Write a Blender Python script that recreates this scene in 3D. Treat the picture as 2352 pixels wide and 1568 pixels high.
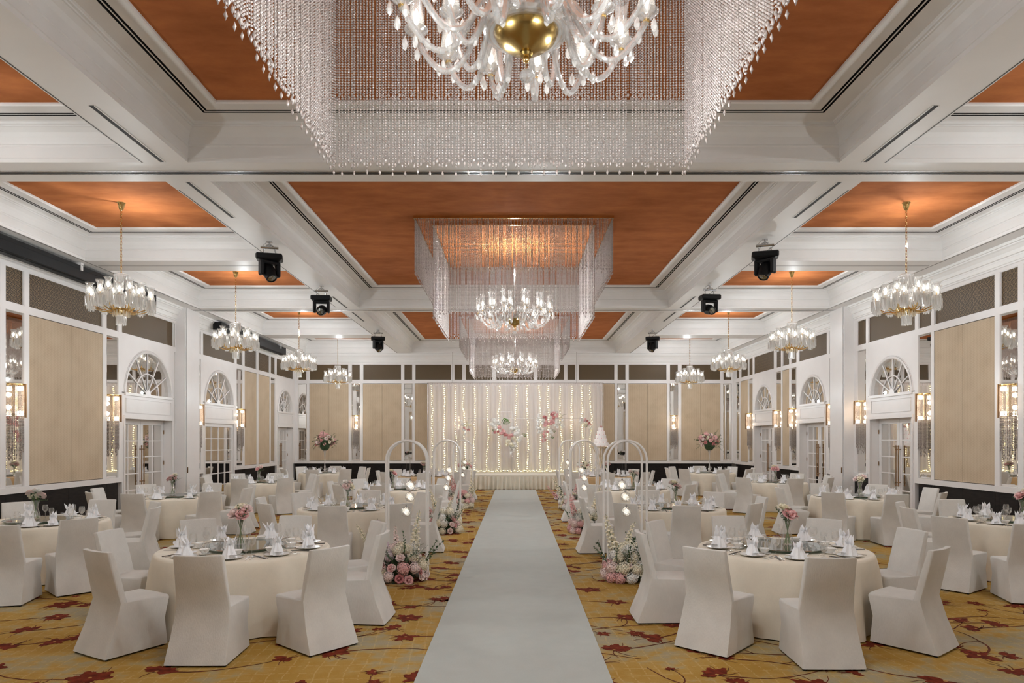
import bpy, bmesh, math, random
import numpy as np
from math import sin, cos, pi, radians as R, sqrt, atan2
from mathutils import Matrix, Vector, Euler

# ------------------------------------------------------------------ clear, camera, world, exposure
for o in list(bpy.data.objects):
    bpy.data.objects.remove(o)
scene = bpy.context.scene
C = scene.collection
rnd = random.Random(7)

HC = 1.94                                   # eye height
cam_data = bpy.data.cameras.new('camera')
cam_data.lens = 24.0
cam_data.sensor_width = 36.0
cam_data.sensor_fit = 'HORIZONTAL'
cam_data.shift_x = -4 / 2352
cam_data.shift_y = 226 / 2352
cam_data.clip_end = 200
cam = bpy.data.objects.new('camera', cam_data)
cam.location = (0, 0, HC)
cam.rotation_euler = (pi / 2, 0, 0)
C.objects.link(cam)
scene.camera = cam

world = bpy.data.worlds.new('world')
scene.world = world
world.use_nodes = True
world.node_tree.nodes['Background'].inputs[0].default_value = (0.9, 0.93, 1.0, 1)
world.node_tree.nodes['Background'].inputs[1].default_value = 0.05

scene.view_settings.view_transform = 'Standard'
scene.view_settings.look = 'None'
scene.view_settings.gamma = 1
scene.view_settings.exposure = -0.18
scene.view_settings.use_curve_mapping = False
scene.cycles.transparent_max_bounces = 10
scene.cycles.max_bounces = 6
scene.cycles.diffuse_bounces = 4
scene.cycles.sample_clamp_indirect = 6.0
scene.cycles.use_light_tree = False

W_SMALL = 132      # small crystal chandeliers
W_BIG = 480        # big glass chandeliers inside the bead curtains
W_SCONCE = 6
W_COVE = 0

# ------------------------------------------------------------------ materials
def inp(node, *names):
    for n in names:
        if n in node.inputs:
            return node.inputs[n]

class NT:
    def __init__(s, name):
        s.mat = bpy.data.materials.new(name)
        s.mat.use_nodes = True
        s.t = s.mat.node_tree
        s.bsdf = s.t.nodes['Principled BSDF']
        s.out = s.t.nodes['Material Output']
    def n(s, typ, **kw):
        nd = s.t.nodes.new(typ)
        for k, v in kw.items():
            setattr(nd, k, v)
        return nd
    def l(s, a, b):
        s.t.links.new(a, b)
    def m(s, op, a, b=None, c=None):
        nd = s.n('ShaderNodeMath', operation=op)
        for i, x in enumerate((a, b, c)):
            if x is None:
                continue
            if isinstance(x, (int, float)):
                nd.inputs[i].default_value = x
            else:
                s.l(x, nd.inputs[i])
        return nd.outputs[0]
    def coord(s, scale=(1, 1, 1), which='Object'):
        tc = s.n('ShaderNodeTexCoord')
        mp = s.n('ShaderNodeMapping')
        mp.inputs['Scale'].default_value = scale
        s.l(tc.outputs[which], mp.inputs[0])
        return mp.outputs[0]
    def noise(s, vec, scale, detail=3, rough=.5):
        nd = s.n('ShaderNodeTexNoise')
        nd.inputs['Scale'].default_value = scale
        nd.inputs['Detail'].default_value = detail
        nd.inputs['Roughness'].default_value = rough
        s.l(vec, nd.inputs['Vector'])
        return nd.outputs[0]
    def ramp(s, fac, stops):
        nd = s.n('ShaderNodeValToRGB')
        el = nd.color_ramp.elements
        while len(el) > 1:
            el.remove(el[-1])
        el[0].position = stops[0][0]
        el[0].color = (*stops[0][1], 1)
        for p, c in stops[1:]:
            e = el.new(p)
            e.color = (*c, 1)
        s.l(fac, nd.inputs[0])
        return nd.outputs[0]
    def mix(s, fac, a, b):
        nd = s.n('ShaderNodeMix', data_type='RGBA')
        for i, x in ((0, fac), (6, a), (7, b)):
            if isinstance(x, (int, float)):
                nd.inputs[i].default_value = x
            elif isinstance(x, tuple):
                nd.inputs[i].default_value = (*x, 1)
            else:
                s.l(x, nd.inputs[i])
        return nd.outputs[2]
    def base(s, c):
        if isinstance(c, tuple):
            s.bsdf.inputs['Base Color'].default_value = (*c, 1)
        else:
            s.l(c, s.bsdf.inputs['Base Color'])
    def bump(s, h, strength=.2, dist=.01):
        b = s.n('ShaderNodeBump')
        b.inputs['Strength'].default_value = strength
        b.inputs['Distance'].default_value = dist
        s.l(h, b.inputs['Height'])
        s.l(b.outputs[0], s.bsdf.inputs['Normal'])

def simple(name, c, rough=.5, metal=0, var=.06, scale=6, bump=0, bscale=80, spec=.5, which='Object', sheen=0):
    k = NT(name)
    v = k.coord(which=which)
    nz = k.noise(v, scale)
    lo = tuple(max(0, x * (1 - var)) for x in c)
    hi = tuple(min(1, x * (1 + var)) for x in c)
    k.base(k.ramp(nz, [(.3, lo), (.7, hi)]))
    k.bsdf.inputs['Roughness'].default_value = rough
    k.bsdf.inputs['Metallic'].default_value = metal
    inp(k.bsdf, 'Specular IOR Level', 'Specular').default_value = spec
    if sheen:
        k.bsdf.inputs['Sheen Weight'].default_value = sheen
    if bump:
        k.bump(k.noise(v, bscale, 2), bump, .004)
    return k.mat

def emissive(name, c, strength, sample=False):
    k = NT(name)
    k.base(c)
    k.bsdf.inputs['Emission Color'].default_value = (*c, 1)
    k.bsdf.inputs['Emission Strength'].default_value = strength
    if not sample:
        k.mat.cycles.emission_sampling = 'NONE'
    return k.mat

def clear(name, tint=(1, 1, 1), body=(.9, .9, .9), bodyfac=.15, gloss=.12, rough=.03):
    """thin clear glass: transparent + a little frosted body + fresnel gloss"""
    k = NT(name)
    k.t.nodes.remove(k.bsdf)
    tr = k.n('ShaderNodeBsdfTransparent')
    tr.inputs[0].default_value = (*tint, 1)
    df = k.n('ShaderNodeBsdfTranslucent')
    df.inputs[0].default_value = (*body, 1)
    d2 = k.n('ShaderNodeBsdfDiffuse')
    d2.inputs[0].default_value = (*body, 1)
    ma = k.n('ShaderNodeMixShader')
    k.l(df.outputs[0], ma.inputs[1]); k.l(d2.outputs[0], ma.inputs[2])
    m0 = k.n('ShaderNodeMixShader')
    m0.inputs[0].default_value = bodyfac
    k.l(tr.outputs[0], m0.inputs[1]); k.l(ma.outputs[0], m0.inputs[2])
    gl = k.n('ShaderNodeBsdfGlossy')
    gl.inputs['Roughness'].default_value = rough
    lw = k.n('ShaderNodeLayerWeight')
    lw.inputs[0].default_value = .35
    fac = k.m('ADD', k.m('MULTIPLY', lw.outputs['Facing'], .45), gloss)
    m1 = k.n('ShaderNodeMixShader')
    k.l(fac, m1.inputs[0]); k.l(m0.outputs[0], m1.inputs[1]); k.l(gl.outputs[0], m1.inputs[2])
    k.l(m1.outputs[0], k.out.inputs[0])
    return k.mat

MT = {}
MT['white'] = simple('white_paint', (.78, .765, .75), .45, var=.02, scale=2)
MT['trim'] = simple('white_gloss_trim', (.75, .725, .715), .35, var=.02, scale=3)
MT['dark'] = simple('black_slot', (.012, .012, .012), .6)
MT['slot'] = simple('slot_grey', (.06, .06, .06), .5)
MT['blackbox'] = simple('black_housing', (.008, .008, .009), .45, var=.2, scale=3, spec=.2)
MT['steel'] = simple('bright_steel', (.55, .55, .56), .25, 1)
MT['brass'] = simple('polished_brass', (.72, .50, .20), .2, 1, var=.1)
MT['bronze'] = simple('aged_bronze_handle', (.30, .19, .11), .35, 1, var=.15)
MT['brassdark'] = simple('brass_dome', (.40, .27, .09), .24, 1, var=.12)

def mk_mirror():
    k = NT('mirror')
    v = k.coord()
    k.base(k.ramp(k.noise(v, .7, 1), [(.3, (.76, .735, .70)), (.7, (.80, .775, .74))]))
    k.bsdf.inputs['Metallic'].default_value = 1
    k.bsdf.inputs['Roughness'].default_value = .015
    k.bump(k.noise(v, 1.3, 1), .03, .02)
    return k.mat
MT['mirror'] = mk_mirror()

def mk_orange():
    k = NT('orange_suede_paint')
    v = k.coord((1, 1, 1))
    a = k.noise(k.coord((.7, 1.6, 1)), 1.6, 6, .65)
    k.base(k.ramp(a, [(.25, (.32, .10, .028)), (.5, (.42, .142, .047)), (.75, (.54, .19, .060))]))
    k.bsdf.inputs['Roughness'].default_value = .9
    inp(k.bsdf, 'Specular IOR Level', 'Specular').default_value = .15
    k.bump(k.noise(v, 18, 4), .15, .004)
    return k.mat
MT['orange'] = mk_orange()

def mk_fabric():
    k = NT('beige_woven_panel')
    tc = k.n('ShaderNodeTexCoord')
    sp = k.n('ShaderNodeSeparateXYZ')
    k.l(tc.outputs['Object'], sp.inputs[0])
    u = k.m('ADD', sp.outputs[0], sp.outputs[1])
    z = sp.outputs[2]
    nz = k.noise(tc.outputs['Object'], 2.2, 4)
    zz = k.m('SINE', k.m('MULTIPLY', z, 2 * pi / .055))
    ww = k.m('SINE', k.m('ADD', k.m('MULTIPLY', u, 2 * pi / .10), k.m('MULTIPLY', zz, 1.1)))
    ww = k.m('ADD', k.m('MULTIPLY', ww, .5), .5)
    hz = k.m('ADD', k.m('MULTIPLY', k.m('SINE', k.m('MULTIPLY', z, 2 * pi / .022)), .5), .5)
    f = k.m('ADD', k.m('ADD', k.m('MULTIPLY', ww, .14), k.m('MULTIPLY', nz, .68)), k.m('MULTIPLY', hz, .1))
    k.base(k.ramp(f, [(.2, (.42, .325, .22)), (.5, (.51, .405, .285)), (.85, (.58, .475, .345))]))
    k.bsdf.inputs['Roughness'].default_value = .75
    k.bump(ww, .06, .004)
    return k.mat
MT['fabric'] = mk_fabric()

def mk_lattice():
    k = NT('gold_lattice_on_black')
    tc = k.n('ShaderNodeTexCoord')
    sp = k.n('ShaderNodeSeparateXYZ')
    k.l(tc.outputs['Object'], sp.inputs[0])
    u = k.m('ADD', sp.outputs[0], sp.outputs[1])
    z = sp.outputs[2]
    c = .105
    p = k.m('SUBTRACT', k.m('FRACT', k.m('DIVIDE', u, c)), .5)
    q = k.m('SUBTRACT', k.m('FRACT', k.m('DIVIDE', z, c)), .5)
    r = k.m('SQRT', k.m('ADD', k.m('MULTIPLY', p, p), k.m('MULTIPLY', q, q)))
    ring = k.m('LESS_THAN', k.m('ABSOLUTE', k.m('SUBTRACT', r, .43)), .045)
    ap = k.m('ABSOLUTE', p); aq = k.m('ABSOLUTE', q)
    dia = k.m('LESS_THAN', k.m('ABSOLUTE', k.m('SUBTRACT', k.m('ADD', ap, aq), .30)), .035)
    dot = k.m('LESS_THAN', r, .07)
    cor = k.m('LESS_THAN', k.m('SQRT', k.m('ADD', k.m('POWER', k.m('SUBTRACT', .5, ap), 2), k.m('POWER', k.m('SUBTRACT', .5, aq), 2))), .11)
    f = k.m('MAXIMUM', k.m('MAXIMUM', ring, dia), k.m('MAXIMUM', dot, cor))
    k.base(k.mix(f, (.012, .008, .005), (.23, .148, .062)))
    k.l(k.m('ADD', k.m('MULTIPLY', f, -.2), .6), k.bsdf.inputs['Roughness'])
    k.bump(f, .5, .01)
    return k.mat
MT['lattice'] = mk_lattice()

def mk_dado():
    k = NT('dark_stained_wood')
    v = k.coord((3, 3, 14))
    k.base(k.ramp(k.noise(v, 2, 5), [(.3, (.006, .0045, .0045)), (.7, (.016, .012, .011))]))
    k.bsdf.inputs['Roughness'].default_value = .5
    inp(k.bsdf, 'Specular IOR Level', 'Specular').default_value = .18
    return k.mat
MT['dado'] = mk_dado()

def mk_carpet():
    k = NT('gold_carpet')
    tc = k.n('ShaderNodeTexCoord')
    o = tc.outputs['Object']
    sp = k.n('ShaderNodeSeparateXYZ')
    k.l(o, sp.inputs[0])
    big = k.noise(o, .85, 2)
    mid = k.noise(o, 7, 3)
    fine = k.noise(o, 160, 2)
    wob = k.m('MULTIPLY', k.m('SUBTRACT', k.noise(o, 2.0, 2), .5), .10)
    def lines(c, per, wd):
        t = k.m('ABSOLUTE', k.m('SUBTRACT', k.m('FRACT', k.m('DIVIDE', k.m('ADD', c, wob), per)), .5))
        return k.m('LESS_THAN', t, wd)
    g = k.m('MAXIMUM', lines(k.m('ADD', sp.outputs[0], k.m('MULTIPLY', sp.outputs[1], .08)), .125, .05),
            lines(k.m('ADD', sp.outputs[1], k.m('MULTIPLY', sp.outputs[0], -.1)), .17, .035))
    g = k.m('MULTIPLY', g, k.m('GREATER_THAN', k.noise(o, 22, 2), .46))
    basec = k.ramp(k.m('ADD', big, k.m('MULTIPLY', k.m('SUBTRACT', mid, .5), .45)),
                   [(.38, (.40, .235, .050)), (.50, (.43, .27, .075)), (.57, (.38, .30, .15)), (.66, (.35, .31, .21))])
    c = k.mix(k.m('MULTIPLY', g, .42), basec, (.58, .42, .19))
    c = k.mix(k.m('MULTIPLY', k.m('SUBTRACT', fine, .3), .55), c, (.16, .085, .02))
    k.base(c)
    k.bsdf.inputs['Roughness'].default_value = .95
    inp(k.bsdf, 'Specular IOR Level', 'Specular').default_value = .1
    k.bump(fine, .5, .006)
    return k.mat
MT['carpet'] = mk_carpet()
MT['motif'] = simple('carpet_red_brown', (.145, .024, .010), .95, var=.45, scale=14, spec=.1)
MT['motif2'] = simple('carpet_brown_branch', (.12, .035, .018), .95, var=.4, scale=12, spec=.1)
MT['motif3'] = simple('carpet_gold_stamen', (.45, .25, .08), .95, spec=.1)

def mk_cloth(name, c, wscale=260, rough=.85, var=.05, b=.3):
    k = NT(name)
    v = k.coord()
    a = k.noise(v, 5, 3)
    f = k.noise(k.coord((1, 1, .25)), wscale, 2)
    lo = tuple(x * (1 - var) for x in c); hi = tuple(min(1, x * (1 + var)) for x in c)
    k.base(k.mix(k.m('MULTIPLY', k.m('SUBTRACT', f, .3), .35), k.ramp(a, [(.3, lo), (.7, hi)]), tuple(x * .72 for x in c)))
    k.bsdf.inputs['Roughness'].default_value = rough
    inp(k.bsdf, 'Specular IOR Level', 'Specular').default_value = .25
    k.bump(f, b, .004)
    return k.mat
MT['cover'] = mk_cloth('ivory_crepe_cover', (.66, .64, .605), 120, b=.5)
MT['cloth'] = mk_cloth('cream_tablecloth', (.76, .69, .575), 200, .6, b=.15)
MT['goldcloth'] = mk_cloth('gold_tablecloth', (.62, .42, .22), 200, .5, b=.15)
MT['napkin'] = mk_cloth('white_napkin', (.90, .90, .92), 150, .7, var=.02, b=.1)
MT['runner'] = mk_cloth('white_runner', (.45, .475, .45), 90, .9, var=.025, b=.1)
MT['skirt'] = mk_cloth('ivory_stage_skirt', (.72, .66, .55), 90, .7, b=.1)
MT['deck'] = mk_cloth('stage_deck_carpet', (.72, .68, .60), 90, .9, b=.1)
MT['china'] = simple('white_china', (.86, .84, .81), .15, var=.02)
MT['rim'] = simple('gold_rim', (.35, .27, .16), .3, .6)
MT['cutlery'] = simple('steel_cutlery', (.50, .48, .46), .22, 1, var=.05)
MT['chop'] = simple('black_chopstick', (.02, .018, .017), .35)
MT['foot'] = simple('black_foot', (.01, .01, .01), .5)
MT['glass'] = clear('clear_glass', (1, 1, 1), (.9, .95, .95), .05, .10)
MT['etched'] = clear('etched_glass_shade', (1, 1, 1), (.62, .62, .60), .34, .12, .08)
MT['crystal'] = clear('cut_crystal', (1, .99, .98), (.92, .90, .87), .42, .20, .10)
MT['crystalgold'] = clear('cut_crystal_prisms', (1, .99, .98), (.85, .74, .55), .5, .2, .1)
MT['armglass'] = clear('twisted_arm_glass', (1, .99, .98), (.40, .385, .37), .42, .20, .10)
MT['susan'] = clear('green_glass_turntable', (.42, .52, .46), (.20, .26, .22), .35, .30, .02)

def mk_bead():
    k = NT('crystal_beads')
    v = k.coord()
    wn = k.noise(v, 60, 1)
    k.base(k.ramp(wn, [(.35, (.26, .23, .21)), (.55, (.44, .39, .365)), (.7, (.66, .61, .59))]))
    k.bsdf.inputs['Roughness'].default_value = .12
    inp(k.bsdf, 'Specular IOR Level', 'Specular').default_value = 1.0
    k.bsdf.inputs['IOR'].default_value = 1.9
    tl = k.n('ShaderNodeBsdfTranslucent'); tl.inputs[0].default_value = (.80, .72, .68, 1)
    mx = k.n('ShaderNodeMixShader'); mx.inputs[0].default_value = .38
    k.l(k.bsdf.outputs[0], mx.inputs[1]); k.l(tl.outputs[0], mx.inputs[2]); k.l(mx.outputs[0], k.out.inputs[0])
    return k.mat
MT['bead'] = mk_bead()
MT['bulb'] = emissive('lit_bulb', (1, .95, .86), 14)
MT['tube'] = emissive('lit_sconce_tube', (1, .84, .64), 7)
MT['fairy'] = emissive('fairy_bulb', (1, .86, .42), 7, sample=False)
MT['globewire'] = emissive('globe_light_wire', (1, .96, .86), 1.3)

def mk_sheer():
    k = NT('sheer_white_curtain')
    k.t.nodes.remove(k.bsdf)
    v = k.coord((9, 9, .15))
    nz = k.noise(v, 2, 3)
    col = k.ramp(nz, [(.3, (.86, .81, .80)), (.7, (.96, .92, .91))])
    d = k.n('ShaderNodeBsdfDiffuse'); t = k.n('ShaderNodeBsdfTranslucent'); tr = k.n('ShaderNodeBsdfTransparent')
    k.l(col, d.inputs[0]); k.l(col, t.inputs[0])
    m = k.n('ShaderNodeMixShader'); m.inputs[0].default_value = .40
    k.l(d.outputs[0], m.inputs[1]); k.l(t.outputs[0], m.inputs[2])
    m2 = k.n('ShaderNodeMixShader'); m2.inputs[0].default_value = .13
    k.l(m.outputs[0], m2.inputs[1]); k.l(tr.outputs[0], m2.inputs[2])
    k.l(m2.outputs[0], k.out.inputs[0])
    return k.mat
MT['sheer'] = mk_sheer()

def petal(name, c, var=.12):
    return simple(name, c, .6, var=var, scale=40, spec=.2)
MT['pink'] = petal('pink_petal', (.80, .47, .46))
MT['palepink'] = petal('pale_pink_petal', (.87, .70, .67))
MT['dustyrose'] = petal('dusty_rose_petal', (.62, .25, .25))
MT['cream'] = petal('cream_petal', (.86, .80, .64))
MT['whitef'] = petal('white_petal', (.88, .86, .82))
MT['lilac'] = petal('lilac_petal', (.74, .60, .66))
MT['leaf'] = petal('dark_green_leaf', (.045, .075, .035), .3)
MT['sage'] = petal('sage_leaf', (.13, .18, .12), .3)
MT['fern'] = petal('fern_green', (.09, .22, .04), .3)
MT['stem'] = petal('green_stem', (.10, .16, .05), .2)
MT['moss'] = petal('dark_moss', (.012, .016, .010), .3)
MT['arch'] = simple('white_arch_enamel', (.80, .775, .75), .35, var=.02)
MT['icing'] = simple('white_icing', (.90, .86, .85), .5, var=.02)
MT['icingpink'] = simple('pink_icing', (.78, .45, .50), .5, var=.2, scale=20)
MT['paleframe'] = simple('silver_white_frame', (.50, .46, .44), .3, .4)
MT['palegold'] = simple('pale_gold_metal', (.62, .52, .38), .3, .8)

# ------------------------------------------------------------------ mesh helpers
class MB:
    def __init__(s):
        s.v, s.f, s.m = [], [], []
    def add(s, vs, fs, mi=0, M=None):
        b = len(s.v)
        if M is not None:
            vs = [tuple(M @ Vector(p)) for p in vs]
        s.v.extend(tuple(p) for p in vs)
        s.f.extend(tuple(i + b for i in f) for f in fs)
        s.m.extend([mi] * len(fs))
        return s
    def box(s, x0, x1, y0, y1, z0, z1, mi=0, M=None):
        x0, x1 = min(x0, x1), max(x0, x1); y0, y1 = min(y0, y1), max(y0, y1); z0, z1 = min(z0, z1), max(z0, z1)
        vs = [(x0, y0, z0), (x1, y0, z0), (x1, y1, z0), (x0, y1, z0), (x0, y0, z1), (x1, y0, z1), (x1, y1, z1), (x0, y1, z1)]
        return s.add(vs, [(0, 3, 2, 1), (4, 5, 6, 7), (0, 1, 5, 4), (1, 2, 6, 5), (2, 3, 7, 6), (3, 0, 4, 7)], mi, M)
    def bbox(s, x0, x1, y0, y1, z0, z1, b=.01, mi=0, M=None):
        """box with chamfered edges"""
        bm = bmesh.new()
        bmesh.ops.create_cube(bm, size=1)
        for v in bm.verts:
            v.co = Vector(((x0 + x1) / 2 + v.co.x * (x1 - x0), (y0 + y1) / 2 + v.co.y * (y1 - y0), (z0 + z1) / 2 + v.co.z * (z1 - z0)))
        bmesh.ops.bevel(bm, geom=bm.edges[:], offset=b, segments=1, affect='EDGES')
        bm.verts.index_update()
        vs = [v.co[:] for v in bm.verts]; fs = [[v.index for v in f.verts] for f in bm.faces]
        bm.free()
        return s.add(vs, fs, mi, M)
    def lathe(s, prof, n=16, c=(0, 0, 0), mi=0, M=None, cap0=False, cap1=False, arc=None, wob=None):
        vs, fs = [], []
        closed = arc is None
        nn = n if closed else n + 1
        for j, (r, z) in enumerate(prof):
            for i in range(nn):
                a = 2 * pi * i / n if closed else arc[0] + (arc[1] - arc[0]) * i / n
                rr = r * (1 + (wob(a, j) if wob else 0))
                vs.append((c[0] + rr * cos(a), c[1] + rr * sin(a), c[2] + z))
        for j in range(len(prof) - 1):
            for i in range(n):
                k = (i + 1) % nn if closed else i + 1
                fs.append((j * nn + i, j * nn + k, (j + 1) * nn + k, (j + 1) * nn + i))
        if cap0: fs.append(tuple(reversed(range(nn))))
        if cap1: fs.append(tuple(range((len(prof) - 1) * nn, len(prof) * nn)))
        return s.add(vs, fs, mi, M)
    def tube(s, pts, r, n=8, closed=False, mi=0, M=None, caps=True):
        pts = [Vector(p) for p in pts]
        N = len(pts)
        rs = r if isinstance(r, (list, tuple)) else [r] * N
        vs, fs = [], []
        up = None
        for i, p in enumerate(pts):
            if closed:
                d = (pts[(i + 1) % N] - pts[i - 1])
            else:
                d = pts[min(i + 1, N - 1)] - pts[max(i - 1, 0)]
            d.normalize()
            if up is None:
                up = Vector((0, 0, 1)) if abs(d.z) < .9 else Vector((0, 1, 0))
            a = d.cross(up)
            if a.length < 1e-6:
                a = d.cross(Vector((1, 0, 0)))
            a.normalize()
            b = a.cross(d); b.normalize()
            up = b
            for k in range(n):
                t = 2 * pi * k / n
                vs.append(tuple(p + (a * cos(t) + b * sin(t)) * rs[i]))
        M_ = N if closed else N - 1
        for i in range(M_):
            j = (i + 1) % N
            for k in range(n):
                k2 = (k + 1) % n
                fs.append((i * n + k, i * n + k2, j * n + k2, j * n + k))
        if caps and not closed:
            fs.append(tuple(reversed(range(n))))
            fs.append(tuple(range((N - 1) * n, N * n)))
        return s.add(vs, fs, mi, M)
    def sphere(s, c, r, nu=10, nv=6, mi=0, M=None, sc=(1, 1, 1)):
        vs, fs = [], []
        for j in range(1, nv):
            t = pi * j / nv
            for i in range(nu):
                a = 2 * pi * i / nu
                vs.append((c[0] + r * sc[0] * sin(t) * cos(a), c[1] + r * sc[1] * sin(t) * sin(a), c[2] + r * sc[2] * cos(t)))
        top = len(vs); vs.append((c[0], c[1], c[2] + r * sc[2]))
        bot = len(vs); vs.append((c[0], c[1], c[2] - r * sc[2]))
        for j in range(nv - 2):
            for i in range(nu):
                k = (i + 1) % nu
                fs.append((j * nu + i, (j + 1) * nu + i, (j + 1) * nu + k, j * nu + k))
        for i in range(nu):
            k = (i + 1) % nu
            fs.append((top, i, k))
            fs.append((bot, (nv - 2) * nu + k, (nv - 2) * nu + i))
        return s.add(vs, fs, mi, M)
    def octa(s, c, rx, rz, mi=0, n=4, M=None):
        vs = [(c[0] + rx * cos(2 * pi * i / n), c[1] + rx * sin(2 * pi * i / n), c[2]) for i in range(n)] + [(c[0], c[1], c[2] + rz), (c[0], c[1], c[2] - rz)]
        fs = []
        for i in range(n):
            k = (i + 1) % n
            fs += [(i, k, n), (k, i, n + 1)]
        return s.add(vs, fs, mi, M)
    def mesh(s, name, mats, smooth=True, angle=40):
        me = bpy.data.meshes.new(name)
        me.from_pydata(s.v, [], s.f)
        if not isinstance(mats, (list, tuple)):
            mats = [mats]
        for m in mats:
            me.materials.append(MT[m] if isinstance(m, str) else m)
        if len(mats) > 1:
            me.polygons.foreach_set('material_index', s.m)
        if smooth:
            me.shade_smooth()
            me.set_sharp_from_angle(angle=R(angle))
        me.update()
        return me

def ob(name, me, parent=None, loc=(0, 0, 0), rot=(0, 0, 0), scale=(1, 1, 1)):
    o = bpy.data.objects.new(name, me)
    C.objects.link(o)
    o.location = loc
    o.rotation_euler = rot
    o.scale = (scale,) * 3 if isinstance(scale, (int, float)) else scale
    if parent is not None:
        o.parent = parent
    return o
def tag(o, label, cat, group=None):
    o['label'] = label; o['category'] = cat
    if group: o['group'] = group
    return o
def thing(name, label, cat, loc=(0, 0, 0), rz=0, group=None):
    o = bpy.data.objects.new(name, None)
    o.empty_display_size = .1
    C.objects.link(o)
    o.location = loc; o.rotation_euler = (0, 0, rz)
    return tag(o, label, cat, group)
def struct(o):
    o['kind'] = 'structure'
    return o
def stuff(o):
    o['kind'] = 'stuff'
    return o
def point_light(name, parent, loc, watts, radius, color=(.925, .975, 1.0)):
    d = bpy.data.lights.new(name, 'POINT')
    d.energy = watts; d.shadow_soft_size = radius; d.color = color
    o = bpy.data.objects.new(name, d)
    C.objects.link(o)
    o.parent = parent; o.location = loc
    return o
def copy_tree(o, parent=None):
    c = o.copy(); C.objects.link(c); c.parent = parent
    for ch in list(o.children):
        copy_tree(ch, c)
    return c
def place(proto, used, loc, rz, label, group=None):
    o = proto if not used else copy_tree(proto)
    used.append(1)
    o.location = loc; o.rotation_euler = (0, 0, rz)
    o['label'] = label
    if group: o['group'] = group
    return o

# ------------------------------------------------------------------ floor
XW, YB, YR = 9.6, 29.95, -0.7
ZS, ZC = 5.71, 6.2                          # soffit, coffer top
mb = MB(); mb.box(-XW - .6, XW + .6, YR - .3, YB + .6, -.2, 0)
floor = struct(ob('floor', mb.mesh('floor', 'carpet', False)))
floor['label'] = 'gold carpet with pale grid and red brown flowers on branches'

def build_motif():
    """printed flowers and branches of the carpet, a hair above the pile"""
    r = random.Random(11)
    fl, br, st = MB(), MB(), MB()
    def ribbon(pts, w0, w1):
        vs, fs = [], []
        n = len(pts)
        for i, p in enumerate(pts):
            a = pts[max(i - 1, 0)]; b = pts[min(i + 1, n - 1)]
            dx, dy = b[0] - a[0], b[1] - a[1]
            L = sqrt(dx * dx + dy * dy) or 1
            w = (w0 + (w1 - w0) * i / (n - 1)) / 2
            vs += [(p[0] - dy / L * w, p[1] + dx / L * w, .0016), (p[0] + dy / L * w, p[1] - dx / L * w, .0016)]
        for i in range(n - 1):
            fs.append((2 * i, 2 * i + 1, 2 * i + 3, 2 * i + 2))
        br.add(vs, fs)
    def flower(x, y, s):
        k = r.choice((4, 5, 5, 6)); a0 = r.random() * 6.28
        half = r.random() < .45
        for j in range(k):
            a = a0 + (j * (pi if half else 2 * pi) / k) + r.uniform(-.2, .2)
            L = s * r.uniform(.75, 1.15); wd = L * r.uniform(.42, .62)
            pts = []
            n = 9
            for i in range(n + 1):
                t = i / n
                jag = 1 + .16 * (-1) ** i * (t > .5)
                pts.append((t * L * (1 + .04 * (-1) ** i), wd * sin(pi * t ** .75) * .62 * jag + .012 * s))
            out = pts + [(p[0], -p[1] * r.uniform(.8, 1.1)) for p in reversed(pts)]
            vs = [(x, y, .002 + .00012 * j)] + [(x + p[0] * cos(a) - p[1] * sin(a), y + p[0] * sin(a) + p[1] * cos(a), .002 + .00012 * j) for p in out]
            fs = [(0, i, i + 1) for i in range(1, len(out))]
            fl.add(vs, fs)
        for j in range(r.randint(3, 6)):
            a = r.random() * 6.28; L = s * r.uniform(.9, 1.5)
            ribbon([(x + L * t * cos(a + .5 * t), y + L * t * sin(a + .5 * t)) for t in (0, .35, .7, 1)], .014, .005)
        n = 8; rr = s * .09
        vs = [(x, y, .0032)] + [(x + rr * cos(2 * pi * i / n), y + rr * sin(2 * pi * i / n), .0032) for i in range(n)]
        st.add(vs, [(0, 1 + i, 1 + (i + 1) % n) for i in range(n)])
    y = 3.6
    while y < 29.4:
        x = -9.4 + r.random() * .8
        while x < 9.4:
            px, py = x + r.uniform(-.2, .2), y + r.uniform(-.25, .25)
            a = r.uniform(-.5, .5) + (pi if r.random() < .5 else 0)
            flower(px, py, r.uniform(.13, .205))
            pts = []; cx, cy = px, py
            bend = r.uniform(-.35, .35)
            n = 12
            for i in range(n):
                pts.append((cx, cy))
                cx += .09 * cos(a); cy += .09 * sin(a)
                a += bend * .35 + r.uniform(-.16, .16)
            ribbon(pts, .024, .010)
            if r.random() < .7:
                flower(cx, cy, r.uniform(.09, .16))
            m = pts[n // 2]
            if r.random() < .6:
                b = a + r.choice((-1, 1)) * r.uniform(.6, 1.2)
                q = [(m[0] + .07 * i * cos(b + .12 * i), m[1] + .07 * i * sin(b + .12 * i)) for i in range(6)]
                ribbon(q, .014, .007)
                flower(q[-1][0], q[-1][1], r.uniform(.05, .09))
            x += r.uniform(.62, .98)
        y += r.uniform(.56, .76)
    stuff(ob('carpet_branch', br.mesh('carpet_branch', 'motif2', False), floor))
    stuff(ob('carpet_flower', fl.mesh('carpet_flower', 'motif', False), floor))
    stuff(ob('carpet_stamen', st.mesh('carpet_stamen', 'motif3', False), floor))
build_motif()

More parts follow.
